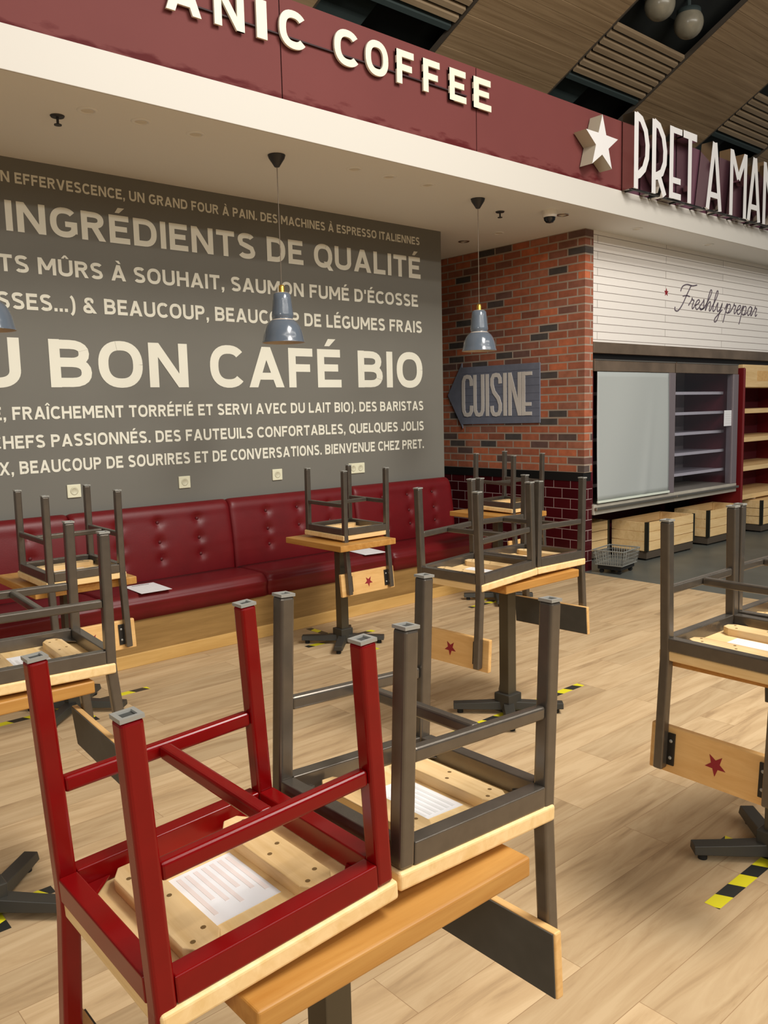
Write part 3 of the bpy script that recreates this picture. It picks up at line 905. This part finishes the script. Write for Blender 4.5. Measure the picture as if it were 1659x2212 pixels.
for s in range(-3, 2):
    x0 = -2.4 + 1.2 * (s - 0)
    x1 = x0 + 1.2
    btn = [(x0 + o, z) for o in (0.32, 0.615, 0.925) for z in (0.842, 0.705, 0.585)]
    bc = back_cushion(x0, x1, btn, s == 1)
    for bx_, bz in btn:
        f = (bz - 0.40) / 0.47
        yb = -0.165 + 0.045 * f - 0.012 * math.sin(PI * f) + 0.019
        mb = MB()
        mb.sweep([[(bx_ - BX + r * math.cos(k * PI / 5), yb - BY - h, bz + r * math.sin(k * PI / 5)) for k in range(10)] for r, h in ((0.013, 0.0), (0.012, 0.005), (0.006, 0.008))])
        mb.build('button', M['leather_dark'], bc, smooth=True)
    seat_cushion(x0, x1)
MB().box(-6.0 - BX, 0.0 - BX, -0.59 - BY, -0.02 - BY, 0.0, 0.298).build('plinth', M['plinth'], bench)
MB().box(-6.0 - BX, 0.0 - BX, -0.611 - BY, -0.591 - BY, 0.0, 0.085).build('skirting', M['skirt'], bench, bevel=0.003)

# papers lying on the seat
def paper_sheet(loc, rz, label, marks):
    t = tag(MB().box(-0.105, 0.105, -0.1485, 0.1485, 0, 0.0012).build('paper_sheet', M['paper']), label, 'paper', 'printed notices left on the bench')
    t.location = loc
    t.rotation_euler = (0, 0, rz)
    mb = MB()
    for k, (y, w0, w1) in enumerate(marks):
        mb.box(w0, w1, y, y + 0.007, 0.0011, 0.0018)
    mb.build('printed_lines', M['paper_ink'], t)
    MB().box(-0.06, 0.06, 0.112, 0.122, 0.0011, 0.0019).build('printed_heading', M['board_dark'], t)
mk = [(0.08 - 0.022 * k, -0.08, 0.08 - 0.02 * (k % 3)) for k in range(9)]
paper_sheet((-3.25, -0.462, 0.4655), -0.03, 'white printed sheet lying on the red bench behind the far left chair', mk)
paper_sheet((-1.365, -0.455, 0.4655), -0.12, 'white printed sheet lying on the red bench behind the single grey chair', mk)

# ------------------------------------------------------------------ wall sockets
for x, w_, lab in ((-3.52, 0.092, 'cream wall socket above bench, leftmost, beside the far left chair'), (-2.706, 0.092, 'cream wall socket second from left, clear of any chair'),
                   (-1.892, 0.092, 'cream wall socket left of the single chair beside the bench'), (-1.075, 0.175, 'wide double cream wall socket behind the single chair')):
    t = thing('power_socket', lab, 'socket', (x, 0, 1.105), group='sockets along the lettered wall')
    MB().box(-w_ / 2, w_ / 2, -0.011, -0.0002, -0.044, 0.044).build('cover_plate', M['socket'], t, bevel=0.003)
    for c in ((0,) if w_ < 0.1 else (-0.04, 0.04)):
        mb = MB()
        mb.sweep([[(c + r * math.cos(k * PI / 12), y, r * math.sin(k * PI / 12)) for k in range(24)] for r, y in ((0.027, -0.0112), (0.024, -0.013), (0.019, -0.0125), (0.018, -0.0115))])
        mb.build('outlet', M['socket_in'], t, smooth=True)

# ------------------------------------------------------------------ pendants and ceiling fittings
def pendant(x, label):
    y = -1.01
    t = thing('pendant_lamp', label, 'lamp', (x, y, ZC), group='blue grey pendants over the tables')
    MB().lathe([(0.001, -0.075), (0.016, -0.072), (0.03, -0.05), (0.05, -0.02), (0.056, -0.001)], n=32).build('ceiling_cup', M['rose'], t, smooth=True)
    MB().tube([(0, 0, -0.07), (0, 0, -0.815)], 0.0025, 6).build('cord', M['cord'], t)
    MB().lathe([(0.008, -0.80), (0.016, -0.803), (0.019, -0.815), (0.019, -0.845), (0.022, -0.856)], n=24).build('brass_cap', M['brass'], t, smooth=True)
    pr = [(0.018, -0.848), (0.046, -0.852), (0.056, -0.862), (0.060, -0.90), (0.065, -0.95), (0.070, -0.985), (0.071, -0.998), (0.066, -1.010), (0.064, -1.018),
          (0.078, -1.026), (0.095, -1.042), (0.110, -1.066), (0.121, -1.095), (0.128, -1.125), (0.1325, -1.150), (0.137, -1.160), (0.138, -1.166)]
    inner = [(r - 0.003, z + 0.002) for r, z in pr[::-1]]
    sh = MB().lathe(pr, n=48).build('lamp_shade', M['shade'], t, smooth=True)
    MB().lathe([(0.138, -1.166)] + inner, n=48).build('shade_lining', M['shade_in'], sh, smooth=True)
    MB().lathe([(0.001, -1.09), (0.02, -1.085), (0.03, -1.06), (0.024, -1.02), (0.014, -0.98), (0.014, -0.9)], n=24).build('bulb', M['lens'], sh, smooth=True)
pendant(-4.275, 'grey pendant lamp cut off by the left frame edge')
pendant(-2.468, 'blue grey pendant lamp hanging before the large wall lettering')
pendant(-0.598, 'blue grey pendant lamp hanging before the brick wall')
for i, (x, y, lab) in enumerate(((-3.797, -0.89, 'dark sprinkler head on soffit near the left frame edge'), (-0.136, -0.834, 'dark sprinkler head on soffit right of the brick wall pendant'))):
    t = thing('sprinkler_head', lab, 'sprinkler', (x, y, ZC))
    MB().lathe([(0.001, -0.008), (0.034, -0.008), (0.038, -0.0005)], n=24).build('escutcheon', M['rose'], t, smooth=True)
    MB().lathe([(0.001, -0.05), (0.02, -0.05), (0.02, -0.045), (0.007, -0.043), (0.007, -0.008)], n=16).build('deflector', M['rose'], t)
dls = [(-3.70, -1.063, 'unlit recessed downlight beside the left sprinkler head'), (-3.404, -1.073, 'second unlit recessed downlight from the left'), (-3.064, -1.065, 'unlit recessed downlight left of the middle pendant cup'),
       (-1.882, -1.066, 'unlit recessed downlight right of the middle pendant cup'), (-1.567, -1.063, 'unlit downlight midway between the two pendant cups'), (-1.20, -1.07, 'faint unlit downlight left of the right pendant cup'),
       (0.40, -1.068, 'recessed downlight touching the white dome camera'), (0.489, -0.266, 'small pale ceiling disc over the passage'), (0.508, 0.19, 'dark rimmed downlight deepest in the passage'),
       (1.435, -1.13, 'recessed downlight over the pale blind'), (2.748, -1.137, 'recessed downlight over the script lettering')]
for x, y, lab in dls:
    t = thing('downlight', lab, 'downlight', (x, y, ZC), group='unlit downlights in the white soffit')
    dark = y > 0.1 or 0.3 < x < 0.45
    mb = MB()
    mb.lathe([(0.034, -0.001), (0.036, -0.006), (0.052, -0.005), (0.056, -0.0005)], n=28)
    mb.build('trim_ring', M['chrome'] if dark else M['plaster'], t, smooth=True)
    MB().lathe([(0.001, -0.004), (0.02, -0.0045), (0.034, -0.002)], n=24).build('lens', M['lens'], t, smooth=True)
t = thing('dome_camera', 'white security camera with dark dome on the soffit', 'camera', (0.187, -1.095, ZC))
MB().lathe([(0.06, -0.0005), (0.062, -0.03), (0.058, -0.05), (0.048, -0.055)], n=32).build('housing', M['cup'], t, smooth=True)
MB().lathe([(0.05, -0.05), (0.046, -0.075), (0.03, -0.095), (0.001, -0.102)], n=32).build('dome', M['dark_glass'], t, smooth=True)

# ------------------------------------------------------------------ chairs (built as they stand: upside down, seat face on z = 0, back towards +x)
WY, LF, LR, HT, REC, LEGD = 0.182, 0.1975, 0.199, 0.4596, 0.11, 0.357
def make_chair(name, label, frame_m, pap):
    t = thing(name, label, 'chair')
    S = 0.033
    seat = MB().box(-LF - 0.022, LR + 0.012, -WY - 0.022, WY + 0.022, 0.0, 0.0335).box(-LF + 0.035, LR - 0.05, -WY + 0.035, WY - 0.035, -0.011, 0.001).build('seat', M['seat_wood'], t, bevel=0.008, seg=3)
    for s in (-1, 1):
        bx_ = s * 0.105
        poly = [(bx_ - 0.032, -0.125), (bx_ - 0.014, -0.152), (bx_ + 0.014, -0.152), (bx_ + 0.032, -0.125), (bx_ + 0.032, 0.125), (bx_ + 0.014, 0.152), (bx_ - 0.014, 0.152), (bx_ - 0.032, 0.125)]
        MB().prism(poly, lambda u, v, d: (u, v, d), 0.058, 0.033).build('batten', M['batten'], seat, bevel=0.002)
        mb = MB()
        for yy in (-0.115, 0.0, 0.115):
            for dx in (-0.014, 0.014):
                mb.sweep([[(bx_ + dx + r * math.cos(k * PI / 4), yy + dx * 0.7 + r * math.sin(k * PI / 4), z) for k in range(8)] for r, z in ((0.0045, 0.0579), (0.0045, 0.0584))])
        mb.build('screw', M['screw'], seat)
    sheet = MB().box(-0.062, 0.062, -0.085, 0.085, 0.0335, 0.0343).build('label_sheet', M['paper'], seat)
    mb = MB()
    for k in range(7):
        mb.box(-0.055 + 0.016 * k, -0.047 + 0.016 * k, -0.075, 0.06 - 0.02 * (k % 3), 0.0342, 0.0347)
    # the print is a sub-part of the seat, like the sheet it is on
    mb.build('faded_print', pap, seat)
    # seat frame: four tubes and corner gussets
    fz0, fz1 = 0.0336, 0.0762
    mb = MB()
    hw = S / 2
    mb.box(-LF + hw, LR - hw, -WY - hw, -WY + hw, fz0, fz1)
    mb.box(-LF + hw, LR - hw, WY - hw, WY + hw, fz0, fz1)
    mb.box(-LF - hw, -LF + hw, -WY + hw, WY - hw, fz0, fz1)
    mb.box(LR - hw, LR + hw, -WY + hw, WY - hw, fz0, fz1)
    for sx, X in ((1, -LF + hw), (-1, LR - hw)):
        for sy in (1, -1):
            Y = -sy * (WY - hw)
            g = [(X, Y), (X + sx * 0.055, Y), (X, Y + sy * 0.055)]
            if sx * sy < 0:
                g = g[::-1]
            mb.prism(g, lambda u, v, d: (u, v, d), 0.046, 0.040)
    mb.build('seat_frame', frame_m, t, bevel=0.006, seg=3)
    for sx in (-1, 1):
        for sy in (-1, 1):
            X = LR if sx > 0 else -LF
            Y = WY * sy
            mb = MB()
            if sx < 0:
                mb.path([(X, Y, fz0), (X, Y, HT - 0.006)], S, S)
            else:
                mb.path([(X, Y, HT - 0.006), (X, Y, 0.03), (X + 0.002, Y, 0.0), (X + REC * LEGD, Y, -LEGD)], S, S)
            lg = mb.build('leg', frame_m, t, bevel=0.006, seg=3)
            mb = MB()
            h2 = S / 2 + 0.0005
            mb.sweep([[(X + a * f, Y + b * f, z) for a, b in ((-h2, -h2), (h2, -h2), (h2, h2), (-h2, h2))] for f, z in ((1, HT - 0.006), (1, HT), (0.62, HT), (0.60, HT - 0.003))], closed_ends=False)
            v = [mb.bm.verts.new((X + a * 0.6, Y + b * 0.6, HT - 0.003)) for a, b in ((-h2, -h2), (h2, -h2), (h2, h2), (-h2, h2))]
            mb.bm.faces.new(v).material_index = 1
            mb.build('end_cap', [M['cap'], M['cap_dark']], lg)
    zr = 0.2304
    for sy in (-1, 1):
        MB().box(-LF + hw, LR - hw, WY * sy - 0.011, WY * sy + 0.011, zr - 0.016, zr + 0.012).build('side_rail', frame_m, t, bevel=0.006, seg=3)
    MB().box(-0.012, 0.012, -WY + 0.011, WY - 0.011, zr - 0.016, zr + 0.010).build('cross_stretcher', frame_m, t, bevel=0.006, seg=3)
    # backrest board hanging between the rear legs, star on its outer face
    zt, zb = -0.222, -0.372
    xo = lambda z: LR + REC * (-z) - hw * 1.02
    th = 0.022
    mb = MB()
    HWB = 0.232
    mb.sweep([[(xo(z) - th, -HWB, z), (xo(z), -HWB, z), (xo(z), HWB, z), (xo(z) - th, HWB, z)] for z in (zt, zb)])
    bk = mb.build('backrest', M['board'], t, bevel=0.004)
    mb = MB()
    mb.sweep([[(xo(z) - th - 0.003, -HWB + 0.004, z), (xo(z) - th + 0.0005, -HWB + 0.004, z), (xo(z) - th + 0.0005, HWB - 0.004, z), (xo(z) - th - 0.003, HWB - 0.004, z)] for z in (zt - 0.003, zb + 0.003)])
    d = mb.build('dark_facing', M['board_dark'], bk)
    d['label'] = 'dark inner face'
    fn = lambda u, v, dd: (xo(v) + dd, u, v)
    MB().prism([(a, c - 0.297) for a, c in star_pts(0.036, 0.015, 0, 0, PI)], fn, 0.0012, -0.001).build('printed_star', M['star'], bk)
    for s in (-1, 1):
        y0 = s * (WY - hw - 0.012)
        mb = MB()
        mb.sweep([[(xo(z), y0 - 0.013, z), (xo(z) + 0.006, y0 - 0.013, z), (xo(z) + 0.006, y0 + 0.013, z), (xo(z), y0 + 0.013, z)] for z in (-0.24, -0.345)])
        mb.build('bracket', M['bracket'], bk, bevel=0.0015)
        mb = MB()
        for z in (-0.265, -0.32):
            mb.sweep([[(xo(z) + 0.006 + h, y0 + r * math.cos(k * PI / 4), z + r * math.sin(k * PI / 4)) for k in range(8)] for r, h in ((0.006, -0.001), (0.006, 0.002), (0.003, 0.004))])
        mb.build('bolt', M['cap'], bk)
    return t
red = make_chair('cafe_chair', 'red painted metal chair upturned on the nearest table', M['red'], M['paper_pink'])
red.location = (-4.9286, -4.3677, 0.7537)
red.rotation_euler = (0, 0.0557, PI - 0.0089)
G = 'upturned grey metal chairs'
grey = make_chair('cafe_chair', 'grey metal chair upturned beside the red one on the nearest table', M['gun'], M['paper_ink'])
grey['group'] = G
grey.location = (-4.4825, -4.3583, 0.7546)
grey.rotation_euler = (0, 0.0529, 0.0065)
for loc, rot, lab in [
    ((-2.6401, -2.8442, 0.7655), (0, 0.0343, PI + 0.0583), 'left grey chair upturned on the middle table, star on its back board'),
    ((-2.196, -2.8116, 0.7655), (0, 0.0279, 0.0653), 'right grey chair upturned on the middle table, dark face of its board showing'),
    ((-2.079, -1.124, 0.752), (0, 0.013, -1.558), 'single grey chair upturned on the bench table in the middle of the wall'),
    ((-4.030, -1.273, 0.765), (0, 0.015, -1.563), 'grey chair upturned on the far left bench table, beside a wall socket'),
    ((-4.741, -2.813, 0.771), (0, 0.009, -0.067), 'grey chair upturned at the left frame edge, just behind the red chair'),
    ((-2.992, -4.367, 0.767), (0, 0.023, 3.093), 'grey chair upturned at the right frame edge, star on its back board'),
    ((-2.53, -4.36, 0.767), (0, 0.023, 0.03), 'outermost grey chair at the right frame edge, only its front leg showing'),
    ((-0.340, -1.077, 0.761), (0, 0.022, -1.557), 'farthest grey chair upturned beside the dark tiled wall')]:
    dup(grey, loc, rot, lab, G)

# ------------------------------------------------------------------ tables
def make_table(hx, hy, zt, along):
    t = thing('cafe_table', '', 'table')
    th = 0.04
    MB().box(-hx, hx, -hy, hy, zt - th, zt).build('tabletop', M['table_x' if along == 'x' else 'table_y'], t, bevel=0.005, seg=3)
    MB().box(-hx * 0.55, hx * 0.55, -hy * 0.55, hy * 0.55, zt - th - 0.008, zt - th).build('support_plate', M['base'], t)
    MB().box(-0.031, 0.031, -0.031, 0.031, 0.045, zt - th - 0.008).build('post', M['post'], t, bevel=0.003)
    MB().box(-0.05, 0.05, -0.05, 0.05, 0.03, 0.11).build('post_socket', M['base'], t, bevel=0.004)
    for k in range(4):
        a = PI / 4 + k * PI / 2
        dx, dy = math.cos(a), math.sin(a)
        nx, ny = -dy, dx
        mb = MB()
        rings = []
        for r, w_, z0, z1 in ((0.03, 0.034, 0.024, 0.066), (0.16, 0.032, 0.024, 0.060), (0.285, 0.031, 0.026, 0.056)):
            rings.append([(dx * r - nx * w_, dy * r - ny * w_, z0), (dx * r + nx * w_, dy * r + ny * w_, z0), (dx * r + nx * w_ * 0.8, dy * r + ny * w_ * 0.8, z1), (dx * r - nx * w_ * 0.8, dy * r - ny * w_ * 0.8, z1)])
        arm = mb.sweep(rings).build('base_arm', M['base'], t, bevel=0.003)
        MB().lathe([(0.001, 0.0), (0.016, 0.0), (0.016, 0.022), (0.006, 0.028)], (dx * 0.25, dy * 0.25, 0.0005), n=14).build('foot', M['rubber'], arm)
    return t
tables = [
    (-4.712, -4.362, 0.304, 0.246, 0.7372, 'x', 'nearest wooden cafe table, under the red chair'),
    (-2.36, -2.795, 0.285, 0.24, 0.7532, 'x', 'wooden cafe table in the middle of the floor under two grey chairs'),
    (-2.785, -4.375, 0.310, 0.235, 0.7528, 'x', 'cafe table cut off by the right frame edge'),
    (-4.925, -2.80, 0.312, 0.22, 0.7575, 'x', 'cafe table cut off by the left frame edge, behind the red chair'),
    (-2.15, -1.13, 0.235, 0.31, 0.738, 'y', 'wooden bench table under the single grey chair, centre of the bench'),
    (-4.01, -1.12, 0.262, 0.31, 0.751, 'y', 'far left bench table under one grey chair'),
    (-0.425, -1.035, 0.25, 0.31, 0.746, 'y', 'farthest bench table, before the dark tiled wall')]
TG = 'pedestal cafe tables under upturned chairs'
for x, y, hx, hy, zt, al, lab in tables:
    t = make_table(hx, hy, zt, al)
    t.location = (x, y, 0)
    tag(t, lab, 'table', TG)

# hazard tape crosses on the floor, one under each table
tp = [(-2.36, -2.80, 0.63, 0.16, 'middle table'), (-2.785, -4.36, 0.42, 0.18, 'table at the right edge'), (-4.92, -2.80, 0.20, 0.13, 'table at the left edge'),
      (-2.09, -1.03, 0.30, 0.39, 'centre bench table'), (-3.99, -1.05, 0.44, 0.30, 'far left bench table'), (-0.50, -1.06, 0.30, 0.34, 'farthest bench table')]
for x, y, ax_, ay_, lab in tp:
    for k in range(2):
        L_ = ax_ if k == 0 else ay_
        mb = MB()
        mb.box(-L_, L_, -0.025, 0.025, 0.0003 + 0.0004 * k, 0.0008 + 0.0004 * k)
        o = tag(mb.build('floor_tape', M['tape']), ('yellow and black tape parallel to bench, under ' if k == 0 else 'yellow and black tape square to bench, under ') + lab, 'tape', 'hazard tape strips on the floor')
        o.location = (x, y, 0)
        o.rotation_euler = (0, 0, 0 if k == 0 else PI / 2)

# ------------------------------------------------------------------ chilled cabinets and shelving on the right
def fridge(x0, x1, label, blind):
    t = thing('display_fridge', label, 'fridge', (x0, YW, 0.54))
    W = x1 - x0
    D = 0.68
    Hh = 1.49
    mb = MB()
    mb.box(0.0, 0.03, 0.02, D, 0.10, Hh)
    mb.box(W - 0.03, W, 0.02, D, 0.10, Hh)
    mb.box(0.0, W, 0.02, D, Hh - 0.05, Hh)
    mb.build('cabinet', M['maroon_in'], t)
    MB().box(0.03, W - 0.03, D - 0.03, D, 0.10, Hh - 0.05).build('back_panel', M['fridge_in'], t)
    MB().box(-0.005, W + 0.005, -0.02, D, 0.0, 0.10).build('base_tray', M['steel'], t, bevel=0.006)
    MB().box(-0.005, W + 0.005, -0.055, -0.02, 0.045, 0.075).build('bumper_rail', M['chrome'], t, bevel=0.008)
    MB().box(0.005, W - 0.005, -0.012, 0.02, Hh - 0.115, Hh).build('header', M['steel_dark'], t, bevel=0.004)
    MB().box(0.005, W - 0.005, -0.018, -0.0125, Hh - 0.012, Hh - 0.002).build('header_rim', M['chrome'], t)
    for xx in (W - 0.125,):
        if xx > 0:
            MB().box(xx, xx + 0.125, -0.02, 0.06, 0.10, Hh - 0.116).build('door_post', M['lilac_steel'], t, bevel=0.006)
    for k in range(5):
        z = 0.26 + 0.225 * k
        sh = MB().box(0.032, W - 0.032, 0.16 - 0.02 * (4 - k) * 0.4, D - 0.03, z, z + 0.012).build('shelf', M['shelf_glass'], t)
        MB().box(0.032, W - 0.032, 0.15 - 0.02 * (4 - k) * 0.4, 0.158 - 0.02 * (4 - k) * 0.4, z - 0.012, z + 0.02).build('price_rail', M['shelf_glass'], sh)  # pale rail colour paints the glint along the shelf edge
    if blind:
        mb = MB()
        N, K = 40, 24
        bx0, bx1 = 0.035, W - 0.14
        grid = [[None] * (N + 1) for _ in range(K + 1)]
        for j in range(K + 1):
            f = j / K
            for i in range(N + 1):
                g = i / N
                x = bx0 + (bx1 - bx0) * g
                z = (Hh - 0.12) * (1 - f) + 0.135 * f
                y = -0.022 - 0.010 * f + 0.012 * math.exp(-((g - 0.80 + 0.16 * f) / 0.05) ** 2) * f * -1 + 0.005 * math.sin(g * 9 + f * 3)
                grid[j][i] = mb.bm.verts.new((x, y, z))
        for j in range(K):
            for i in range(N):
                mb.bm.faces.new((grid[j][i], grid[j + 1][i], grid[j + 1][i + 1], grid[j][i + 1]))
        bl = mb.build('night_blind', M['blind'], t, smooth=True)
        so = bl.modifiers.new('thickness', 'SOLIDIFY'); so.thickness = 0.002
        MB().box(bx0 - 0.004, bx1 + 0.01, -0.046, -0.026, 0.112, 0.135).build('blind_bar', M['blind_bar'], bl, bevel=0.004)
    else:
        MB().box(0.03, W - 0.126, 0.0, 0.006, 0.102, Hh - 0.118).build('glass_front', M['pane'], t)
    return t
fridge(1.142, 2.60, 'chilled cabinet closed by a pale grey blind beside the brick pier', True)
fr2 = fridge(2.615, 4.0, 'open looking chilled cabinet with glass front and bare shelves', False)
o = tag(MB().box(-0.10, 0.10, -0.0015, -0.0003, -0.09, 0.09).build('paper_notice', M['paper']), 'small white notice stuck on the glass front of the bare cabinet', 'notice')
o.location = (3.80, YW - 0.0005, 1.41)
mb = MB()
for k in range(5):
    mb.box(-0.07, 0.07, -0.0019, -0.0014, 0.04 - k * 0.025, 0.047 - k * 0.025)
mb.build('printed_lines', M['paper_ink'], o)

t = thing('shelving_unit', 'tall maroon shelving unit with pale wooden shelf edges at the right frame edge', 'shelf', (4.06, YW, 0.0))
MB().box(0.0, 0.035, -0.06, 0.62, 0.0, 1.99).build('side_panel', M['maroon_panel'], t, bevel=0.02, seg=4)
MB().box(1.75, 1.785, -0.06, 0.62, 0.0, 1.99).build('side_panel', M['maroon_panel'], t, bevel=0.02, seg=4)
MB().box(0.035, 1.75, 0.59, 0.62, 0.0, 1.99).build('back_panel', M['maroon_in'], t)
hd = MB().box(0.037, 1.748, -0.02, 0.25, 1.765, 2.03).build('header_box', M['crate'], t, bevel=0.004)
MB().box(0.40, 0.70, -0.0212, -0.0195, 1.84, 1.96).build('branded_mark', M['board'], hd)
for z in (1.455, 1.115, 0.765, 0.42):
    MB().box(0.036, 1.749, -0.01, 0.585, z, z + 0.055).build('shelf', M['crate'], t, bevel=0.004)

# wooden crates on low stands
def crate(x, y, W, D, z0, label):
    t = thing('wooden_crate', label, 'crate', (x, y, z0), group='pine crates under the cabinets')
    Hc = 0.30
    for nm, a in (('front_panel', (0, W, 0, 0.016)), ('back_panel', (0, W, D - 0.016, D)), ('side_panel', (0, 0.016, 0.017, D - 0.017)), ('side_panel', (W - 0.016, W, 0.017, D - 0.017))):
        mb = MB()
        for k in range(3):
            mb.box(a[0], a[1], a[2], a[3], 0.004 + k * 0.100, 0.004 + k * 0.100 + 0.094)
        mb.build(nm, M['crate'], t, bevel=0.002)
    MB().box(0.016, W - 0.016, 0.016, D - 0.016, 0.0, 0.014).build('bottom', M['crate'], t)
    for cx in (0, W):
        mb = MB()
        e = 0.003
        xa, xb_ = (cx - e, cx + 0.03) if cx == 0 else (cx - 0.03, cx + e)
        mb.box(xa, xb_, -e, -0.0004, 0.0, Hc + 0.004)
        mb.box(*((-e, -0.0004) if cx == 0 else (W + 0.0004, W + e)), -e, 0.03, 0.0, Hc + 0.004)
        mb.build('corner_strap', M['strap'], t)
    for sx in (0.0165, W - 0.0325):
        mb = MB()
        for yy in (0.0165, D - 0.0325):
            mb.box(sx, sx + 0.016, yy, yy + 0.016, 0.014, Hc - 0.01)
        mb.build('corner_post', M['crate'], t)
    return t
def stand(x, y, W, D, h, label):
    t = thing('crate_stand', label, 'stand', (x, y, 0), group='low dark stands under the crates')
    MB().box(0, W, 0, D, 0.018, h).build('deck', M['stand'], t, bevel=0.003)
    for a in (0.02, W - 0.09):
        for b_ in (0.02, D - 0.09):
            MB().box(a, a + 0.07, b_, b_ + 0.07, 0.0, 0.018).build('foot', M['rubber'], t)
cr = [(1.90, -1.0, 0.94, 0.42, 'first front pine crate, behind the wire basket'), (3.15, -1.0, 0.88, 0.42, 'second front pine crate, under the bare cabinet'), (4.45, -1.0, 0.94, 0.42, 'rightmost pine crate, before the maroon shelving'),
      (1.22, -0.575, 0.64, 0.36, 'pine crate set back beside the tiled pier')]
for x, y, W, D, lab in cr:
    stand(x + 0.01, y + 0.01, W - 0.02, D - 0.02, 0.095, 'low dark stand under the ' + lab.split(',')[0])
    crate(x, y, W, D, 0.0955, lab)
c3lid = MB().box(0.018, 0.922, 0.018, 0.40, 0.285, 0.297).build('lid', M['crate'])
for o in bpy.data.objects:
    if o.get('label') == 'rightmost pine crate, before the maroon shelving':
        c3lid.parent = o
t = tag(MB().lathe([(0.001, 0.0), (0.03, 0.0), (0.042, 0.03), (0.046, 0.055), (0.043, 0.055), (0.038, 0.03), (0.001, 0.008)], n=28).build('cup', M['cup'], smooth=True), 'small white cup on the rightmost pine crate', 'cup')
t.location = (4.62, -0.80, 0.393)

# wire basket on the floor beside the pier
t = thing('wire_basket', 'bright wire basket on the dark floor at the foot of the pier', 'basket', (1.235, -1.075, 0.0), (0, 0, 0.15))
def rect(hx, hy, z):
    return [(-hx, -hy, z), (hx, -hy, z), (hx, hy, z), (-hx, hy, z), (-hx, -hy, z)]
mb = MB()
for hx, hy, z, r in ((0.185, 0.155, 0.225, 0.006), (0.165, 0.135, 0.085, 0.004)):
    p_ = rect(hx, hy, z)
    for a, b_ in zip(p_, p_[1:]):
        mb.tube([a, b_], r)
mb.build('rim', M['wire'], t)
mb = MB()
for z in (0.12, 0.155, 0.19):
    f = (z - 0.085) / 0.14
    p_ = rect(0.165 + 0.02 * f, 0.135 + 0.02 * f, z)
    for a, b_ in zip(p_, p_[1:]):
        mb.tube([a, b_], 0.0026, 5)
for k in range(13):
    g = -1 + 2 * k / 12
    for s in (-1, 1):
        mb.tube([(0.165 * g, s * 0.135, 0.085), (0.185 * g, s * 0.155, 0.225)], 0.0026, 5)
        mb.tube([(s * 0.165, 0.135 * g, 0.085), (s * 0.185, 0.155 * g, 0.225)], 0.0026, 5)
    mb.tube([(0.165 * g, -0.135, 0.085), (0.165 * g, 0.135, 0.085)], 0.0026, 5)
mb.build('wire_mesh', M['wire'], t)
MB().box(-0.15, 0.15, -0.12, 0.12, 0.04, 0.08).build('dolly', M['rubber'], t, bevel=0.006)
for sx in (-0.12, 0.12):
    for sy in (-0.09, 0.09):
        MB().tube([(sx - 0.012, sy, 0.02), (sx + 0.012, sy, 0.02)], 0.0195, 14).build('castor', M['rubber'], t)
